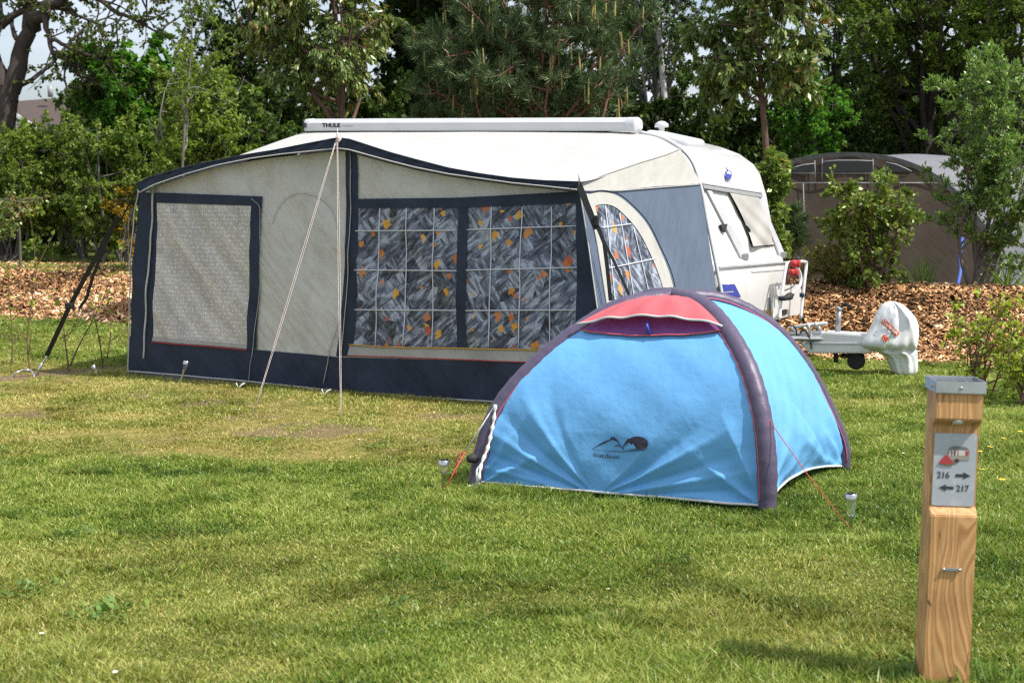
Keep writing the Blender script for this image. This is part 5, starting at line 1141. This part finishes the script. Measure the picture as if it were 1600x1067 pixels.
tree('laurel_shrub', 'small glossy shrub between the caravan and the brown tent', 1212, 17.3, 16, 235, 400, 'photinia', 'brown', cat='shrub', trunk_r=.018, stems=3, nl=18, ns=6, nt=5, nleaf=7, L_=.075, W_=.045, seed=51, droop=.3, tw=.5, z0=.35, parts=('stems', 'foliage'))
tree('dwarf_pine', 'dwarf pine with buff candles beside the cherry trunk', 1234, 17.8, 15, 305, 440, 'pine', 'pine', cat='shrub', trunk_r=.03, nl=14, ns=5, nt=4, nleaf=30, L_=.09, W_=.006, seed=52, droop=-.5, spread=.4, tw=.45, z0=.1, needle=True, parts=('stems', 'foliage'))
tree('juniper_shrub', 'low bronze juniper on top of the bank beside the caravan', 1305, 18.4, 55, 402, 458, 'juniper', 'brown', cat='shrub', trunk_r=.012, stems=9, nl=26, ns=6, nt=5, nleaf=14, L_=.04, W_=.012, seed=53, droop=-.6, tw=.5, z0=.1, parts=('stems', 'foliage'), dy=.5)
tree('hedge_shrub', 'bright green spring shrub on the lawn behind the sign post', 1545, 12.6, 62, 452, 655, 'spring', 'twig', cat='shrub', trunk_r=.009, stems=12, nl=34, ns=3, nt=3, nleaf=3, L_=.050, W_=.034, seed=54, droop=-.2, spread=.7, tw=.30, z0=.15, parts=('stems', 'foliage'), dy=.35, rough=.3)
tree('hedge_shrub', 'low spring shrub at the right picture edge beside the post', 1612, 11.9, 40, 520, 680, 'spring', 'twig', cat='shrub', trunk_r=.008, stems=7, nl=18, ns=4, nt=4, nleaf=4, L_=.045, W_=.030, seed=55, droop=-.2, spread=.7, tw=.35, z0=.15, parts=('stems', 'foliage'), dy=.3)
# dark hedge closing the view behind the caravan: one shrub built once, then copied
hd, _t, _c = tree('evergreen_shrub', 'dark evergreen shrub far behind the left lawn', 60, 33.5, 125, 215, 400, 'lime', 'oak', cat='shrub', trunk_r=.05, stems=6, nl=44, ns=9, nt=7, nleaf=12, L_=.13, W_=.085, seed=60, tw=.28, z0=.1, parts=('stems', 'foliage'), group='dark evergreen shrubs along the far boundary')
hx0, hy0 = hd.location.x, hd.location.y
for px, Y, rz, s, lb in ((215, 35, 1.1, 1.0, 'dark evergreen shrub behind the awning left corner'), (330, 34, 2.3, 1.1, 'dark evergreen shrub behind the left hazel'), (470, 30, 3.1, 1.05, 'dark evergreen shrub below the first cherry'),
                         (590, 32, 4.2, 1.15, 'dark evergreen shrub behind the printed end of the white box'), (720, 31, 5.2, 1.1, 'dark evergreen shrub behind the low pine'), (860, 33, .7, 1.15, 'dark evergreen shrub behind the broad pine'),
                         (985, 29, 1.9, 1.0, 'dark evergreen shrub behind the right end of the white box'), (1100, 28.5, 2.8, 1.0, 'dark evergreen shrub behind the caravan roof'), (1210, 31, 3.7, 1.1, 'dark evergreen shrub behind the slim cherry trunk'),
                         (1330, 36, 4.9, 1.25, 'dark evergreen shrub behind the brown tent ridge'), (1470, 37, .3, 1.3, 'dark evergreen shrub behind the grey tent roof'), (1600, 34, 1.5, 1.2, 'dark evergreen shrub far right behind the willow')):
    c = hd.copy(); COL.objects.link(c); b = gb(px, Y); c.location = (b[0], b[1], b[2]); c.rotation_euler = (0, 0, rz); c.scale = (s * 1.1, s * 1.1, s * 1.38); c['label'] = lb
    for ch in list(hd.children): d = ch.copy(); COL.objects.link(d); d.parent = c

# thin bare saplings planted along the soil strip at the left
def sapling(label, px, Y, hgt_, seed, lean_=0.0, fork=True, nlv=10):
    r = np.random.default_rng(seed); b = gb(px, Y); e = b + np.array([lean_, r.normal(0, .05), hgt_]); W = Wood(); main = curve(b, e, r, 9, 0, .03); W.add(main, .009 * (1 - np.linspace(0, 1, 9) * .75), 5); an_ = []; dr_ = []
    for k in range(5 if fork else 2):
        i = r.integers(1, 7); d = unit(np.array([r.normal(0, 1), r.normal(0, .4), .9])); q = main[i] + d * hgt_ * r.uniform(.15, .35); W.add(curve(main[i], q, r, 4, 0, .05), [.005, .004, .003, .002], 4)
        an_.append(q); dr_.append(d)
    for k in range(nlv): i = r.integers(3, 9); an_.append(main[i] + r.normal(0, .01, 3)); dr_.append(unit(r.normal(0, 1, 3)))
    V, Q = leaves_geo(np.repeat(np.array(an_), 2, 0), np.repeat(np.array(dr_), 2, 0), .05, .035, r)
    t = thing('sapling', label, 'sapling', tuple(b), 'thin saplings planted in the soil strip'); npm('stem', W.V, W.F, BK['twig'], t); npm('leaves', V, Q, LF['spring'], t, attrs={'rnd': ('FACE', r.random(len(Q)))}, smooth=False)
sapling('thin sapling nearest the left picture edge', 12, 14.9, .95, 71); sapling('tall reddish sapling just left of the storm strap foot', 42, 14.2, 1.55, 72, .06, True, 14); sapling('short forked twig sapling right of the strap foot', 103, 14.3, .95, 73, -.12)
sapling('leaning sapling crossing behind the storm strap', 101, 14.6, .95, 74, .45, False, 4); sapling('bare sapling midway between strap and awning', 156, 14.6, .80, 75, -.1, False, 5); sapling('upright sapling close to the awning left edge', 161, 15.4, .85, 76, .03, False, 8)
sapling('sapling touching the awning left edge', 198, 15.8, 1.2, 77, -.08, False, 8)
# strap-leaved plants and weeds
def tussock(label, px, Y, n, h, seed, leafm='grassy', group='strap leaved plants on the bank'):
    r = np.random.default_rng(seed); b = gb(px, Y); a = np.repeat(b[None], n, 0) + r.normal(0, .04, (n, 3)) * np.array([1, 1, 0]); d = unit(r.normal(0, .55, (n, 3)) * np.array([1, 1, .2]) + np.array([0, 0, 1]))
    V, Q = leaves_geo(a, d, h, .018, r, 0, .05, 0); o = npm('tussock', V, Q, LF[leafm], None, org=tuple(b), attrs={'rnd': ('FACE', r.random(n))}, smooth=False); tag(o, label, 'plant', group)
tussock('spiky green plant at the foot of the brown tent', 1440, 18.4, 46, .42, 81); tussock('spiky plant beside the pale tent flap at the right', 1575, 18.2, 50, .40, 82); tussock('small spiky plant between juniper and photinia', 1330, 18.0, 30, .25, 83)
def rosette(label, px, py, n, s, seed):
    r = np.random.default_rng(seed); g = G(px, py); b = np.array([g.x, g.y, .004]); n *= 3; a = np.repeat(b[None], n, 0) + r.normal(0, s * .8, (n, 3)) * np.array([1, 1, 0]); a[:, 2] += r.uniform(.004, .02, n); d = unit(r.normal(0, 1, (n, 3)) * np.array([1, 1, 0]) + np.array([0, 0, .5]))
    V, Q = leaves_geo(a, d, s * .4, s * .2, r, 0, .1, 2); o = npm('weed', V, Q, LF['grassy'], None, org=tuple(b), attrs={'rnd': ('FACE', r.random(n) * .6)}, smooth=False); tag(o, label, 'weeds', kind='stuff')
rosette('broad leaved weed low on the left side of the lawn', 165, 965, 26, .11, 91); rosette('weed patch left of centre in the lawn', 110, 838, 20, .08, 92); rosette('dark weed in the long grass at lower left', 40, 925, 18, .09, 93)
rosette('small weed near the bottom centre of the lawn', 620, 950, 18, .07, 94); rosette('weed at the foot of the sign post', 1440, 1050, 34, .11, 95); rosette('weed right of the sign post foot', 1500, 1058, 26, .10, 96); rosette('weed in the trampled grass before the blue tent', 590, 700, 16, .06, 97); rosette('green weed on the dry ground near the awning', 410, 690, 16, .06, 98)
def tuft(label, px, py, n, h, sx, seed):
    r = np.random.default_rng(seed); g = G(px, py); a = np.array([[g.x, g.y, 0.0]]) + r.normal(0, 1, (n, 3)) * np.array([sx, .05, 0]); d = unit(r.normal(0, .35, (n, 3)) * np.array([1, 1, .2]) + np.array([0, 0, 1]))
    V, Q = leaves_geo(a, d, h, .006, r, 0, .12, 0); o = npm('grass_tuft', V, Q, LF['grassy'], None, org=(g.x, g.y, 0), attrs={'rnd': ('FACE', r.random(n))}, smooth=False); tag(o, label, 'grass', kind='stuff')
tuft('longer unmown grass round the foot of the sign post', 1478, 1066, 420, .085, .12, 201)
tuft('longer grass along the front hem of the blue tent', 960, 786, 500, .05, .5, 202)
# daisies and dandelions: one of each, then copies
def flower(name, label, cat, group, n, rr, col, cc, s):
    t = thing(name, label, cat, (0, 0, 0), group); mb = MB()
    for k in range(n):
        a = 2 * math.pi * k / n; u = Vector((math.cos(a), math.sin(a), .15)); v = Vector((-math.sin(a), math.cos(a), 0)); z = Vector((0, 0, s)); mb.add([z, z + u * rr * .6 + v * rr * .2, z + u * rr, z + u * rr * .6 - v * rr * .2], [(0, 1, 2, 3)])
    mb.build('petals', col, t); MB().lathe((0, 0, s), [(rr * .3, 0), (rr * .25, .003), (.0005, .005)], 8).build('centre', cc, t); MB().tube([(0, 0, 0), (.003, 0, s)], .0012, 4).build('stalk', LF['grassy'], t); return t
mw_ = mat('daisy_white', (.78, .78, .76), .6); my_ = mat('flower_yellow', (.75, .50, .02), .6); 
def scatter(proto, spots):
    for i, (px, py, lb) in enumerate(spots):
        g = G(px, py)
        if i == 0: o = proto
        else:
            o = proto.copy(); COL.objects.link(o)
            for ch in list(proto.children): d = ch.copy(); COL.objects.link(d); d.parent = o
        o.location = (g.x, g.y, H1(g.x, g.y)); o.rotation_euler = (random.uniform(-.2, .2), random.uniform(-.2, .2), i * 1.3); o['label'] = lb
scatter(flower('daisy', 'x', 'daisy', 'daisies in the lawn', 14, .0105, mw_, my_, .045),
        [(952, 937, 'white daisy in the lawn below the blue tent logo'), (181, 1065, 'white daisy at the bottom edge of the lawn, left'), (590, 664, 'white daisy on the dry grass in front of the awning'), (560, 696, 'daisy on the dry grass below and left of the others'), (570, 698, 'daisy beside its neighbour on the dry grass'),
         (710, 718, 'daisy next to the guy rope of the blue tent'), (1427, 726, 'white daisy just left of the number plate'), (1410, 718, 'daisy a little further left of the number plate'), (12, 580, 'daisy beside the leftmost sapling'), (32, 572, 'daisy between the two left saplings'), (36, 585, 'daisy next to the ground anchor'), (22, 500, 'daisy in the far lawn below the chips, left'), (30, 512, 'daisy just below the far left chips'), (66, 1004, 'daisy in the near lawn at lower left')])
scatter(flower('dandelion', 'x', 'dandelion', 'dandelions at the right edge', 18, .022, my_, my_, .06),
        [(1552, 684, 'dandelion right of the plate, upper left of the group'), (1593, 686, 'dandelion at the right picture edge'), (1565, 697, 'dandelion below the first one'), (1543, 711, 'dandelion close beside the number plate'), (1532, 719, 'dandelion touching the plate edge'), (1534, 749, 'dandelion level with the plate arrow'), (1566, 765, 'lowest dandelion of the group'), (1474, 568, 'dandelion above the post cap near the chips')])

# ------------------------------------------------------------------ brown tunnel tent behind the bank
Yt = 25.5; tb = at(1330, 440, Yt); zt = H1(tb[0], Yt)
M['tbrown'] = clothuv('brown_canvas', b_plain((.078, .059, .046), .10), .8, .1, .12); M['tgrey'] = clothuv('grey_roof_canvas', b_plain((.17, .175, .195), .05), .7, .02, .12, bscale=3); M['tdark'] = clothuv('dark_edge', b_plain((.05, .052, .055), .1), .7); M['tnet'] = mat('black_net', (.008, .009, .011), .7); M['tseam'] = mat('grey_seam', (.30, .31, .33), .6); M['tsand'] = clothuv('sand_canvas', b_plain((.40, .32, .24), .06), .8, .1)
bt = thing('tunnel_tent', 'large brown tent with curved grey roof and black vents behind the shrubs', 'tent', (tb[0], Yt, zt))
ARC = [(1168, 360), (1176, 310), (1192, 280), (1214, 260), (1245, 247), (1285, 240), (1335, 238), (1385, 243), (1425, 254), (1460, 271), (1492, 295), (1520, 325), (1545, 365), (1556, 400), (1562, 450)]
TS = Vector((1.5, 1, 0)).normalized()  # the tunnel runs back and to the right
TFn = Vector((0, -1, 0)); 
def tmap(px, py, off=0.0): p = P(px, py, Yt - off); return p, (p.x, p.z)
arc = smoothc(ARC, 60); V = []; U = []
for i in range(60):
    p = tmap(arc[i][0], arc[i][1])[0]
    for j in range(14):
        t = j / 13; q = p + TS * 5.2 * t - ZZ * (.06 * math.sin(math.pi * t * 3) ** 2); V.append(q); U.append((i * .15, t * 5))
npm('roof', V, gridF(60, 14), M['tgrey'], bt, uv=U)
V = []; U = []
for i in range(60):
    x, y = arc[i]
    for j in range(16):
        t = j / 15; py = y * (1 - t) + 452 * t; p, uv = tmap(x, py, .0 + .02 * math.sin(i * .6 + t * 3)); V.append(p); U.append(uv)
fw_ = npm('front_wall', V, gridF(60, 16), M['tbrown'], bt, uv=U)
inner = [(x + (1335 - x) * .035, y + 7) for x, y in ARC]
ribbon('arch_hem', ARC, inner, M['tdark'], bt, tmap, .04, 60, 3, smoothp=True)
def tl(pts, r=.008): npm('seam', *tube([tmap(x, y, .03)[0] for x, y in pts], r, 5), M['tseam'], fw_)
for q in ([(1206, 286), (1500, 286)], [(1255, 286), (1258, 385)], [(1274, 286), (1273, 251)], [(1284, 286), (1285, 248)], [(1365, 286), (1364, 247)], [(1222, 270), (1272, 271)], [(1285, 271), (1364, 271)]): tl(q)
def vent(top_): 
    n = len(top_); ribbon('vent', top_, [(x, 269) for x, _ in top_], M['tnet'], fw_, tmap, .045, 20, 3); tl([(x, y) for x, y in top_], .010)
vent([(1225, 268), (1240, 262), (1255, 258), (1272, 256)]); vent([(1286, 253), (1310, 251), (1340, 251), (1364, 252)]); vent([(1384, 254), (1400, 257), (1414, 263), (1424, 268)])
ribbon('side_flap', [(1545, 372), (1600, 330), (1680, 330)], [(1548, 425), (1600, 425), (1680, 425)], M['tsand'], bt, lambda x, y, o: (P(x, y, Yt + .6), (x * .01, y * .01)), 0, 16, 8)
npm('base_bar', *tube([tmap(1430, 444, .05)[0], tmap(1500, 444, .05)[0]], .015, 5), M['tseam'], bt)
npm('blue_strap', *tube(smoothc([P(1504, 372, Yt - 2.5), P(1500, 400, Yt - 2.7), P(1501, 420, Yt - 2.9), P(1496, 447, Yt - 3.1)], 14), .028, 6), mat('blue_webbing', (.06, .12, .45), .7), bt)

# ------------------------------------------------------------------ houses behind the left shrubs
M['tiles'] = mat('roof_tiles', (.075, .052, .043), .85, var=.35, scale=18, bump=.5, bscale=8, stretch=(1, 1, 3)); M['render_'] = mat('house_wall', (.36, .35, .33), .8); M['brick'] = mat('brick_wall', (.22, .13, .09), .85, var=.2, scale=20); M['wtrim'] = mat('white_trim', (.68, .68, .68), .5)
def Hp(x, y, Y): return P(x, y, Y)
hs = thing('house', 'brown tiled house behind the oak trunk at the far left', 'house', (at(40, 200, 47)[0], 47, 0))
def slab(name, q, m, par, th=Vector((0, .25, 0))):
    a = [Vector(p) for p in q]; n = len(a); return npm(name, a + [p + th for p in a], [tuple(range(n)), tuple(range(2 * n - 1, n - 1, -1))] + [(k, n + k, n + (k + 1) % n, (k + 1) % n) for k in range(n)], m, par, smooth=False)
rf = slab('roof', [Hp(-60, 165, 50), Hp(160, 148, 50), Hp(170, 205, 46), Hp(-60, 222, 46)], M['tiles'], hs)
npm('flue', *tube([Hp(79, 152, 49), Hp(78, 134, 49)], .09, 8), M['trimgrey'], rf)
slab('wall', [Hp(-60, 215, 47), Hp(160, 205, 47), Hp(160, 330, 47), Hp(-60, 330, 47)], M['brick'], hs)
gbl = slab('gable_wall', [Hp(-60, 190, 44), Hp(8, 168, 44), Hp(55, 205, 44), Hp(62, 330, 44), Hp(-60, 330, 44)], M['render_'], hs)
slab('gable_trim', [Hp(8, 166, 43.8), Hp(9, 172, 43.8), Hp(58, 203, 43.8), Hp(56, 196, 43.8)], M['wtrim'], gbl, Vector((0, -.1, 0))); slab('gable_trim', [Hp(8, 173, 43.7), Hp(58, 204, 43.7), Hp(60, 208, 43.7), Hp(8, 180, 43.7)], M['tdark'], gbl, Vector((0, -.1, 0)))
for a, b in ((30, 60), (-20, 10)): slab('window', [Hp(a - 12, 215, 43.7), Hp(b - 14, 215, 43.7), Hp(b - 14, 245, 43.7), Hp(a - 12, 245, 43.7)], M['darkglass'], gbl, Vector((0, -.05, 0)))
h2 = thing('house', 'small brick gable with pale bargeboards peeping out of the shrubs', 'house', (at(145, 200, 45)[0], 45, 0))
gw = slab('gable_wall', [Hp(128, 178, 45), Hp(145, 156, 45), Hp(162, 176, 45), Hp(166, 330, 45), Hp(124, 330, 45)], M['brick'], h2)
slab('bargeboard', [Hp(126, 178, 44.8), Hp(144, 154, 44.8), Hp(146, 158, 44.8), Hp(130, 180, 44.8)], M['tsand'], gw, Vector((0, -.1, 0))); slab('bargeboard', [Hp(145, 154, 44.8), Hp(164, 174, 44.8), Hp(161, 178, 44.8), Hp(144, 159, 44.8)], M['tsand'], gw, Vector((0, -.1, 0)))
slab('window', [Hp(138, 188, 44.8), Hp(148, 188, 44.8), Hp(148, 208, 44.8), Hp(138, 208, 44.8)], M['wtrim'], gw, Vector((0, -.05, 0)))
grass(); chips()
print('OBJS', len(SC.objects), 'POLYS', sum(len(o.data.polygons) for o in SC.objects if o.type == 'MESH'))
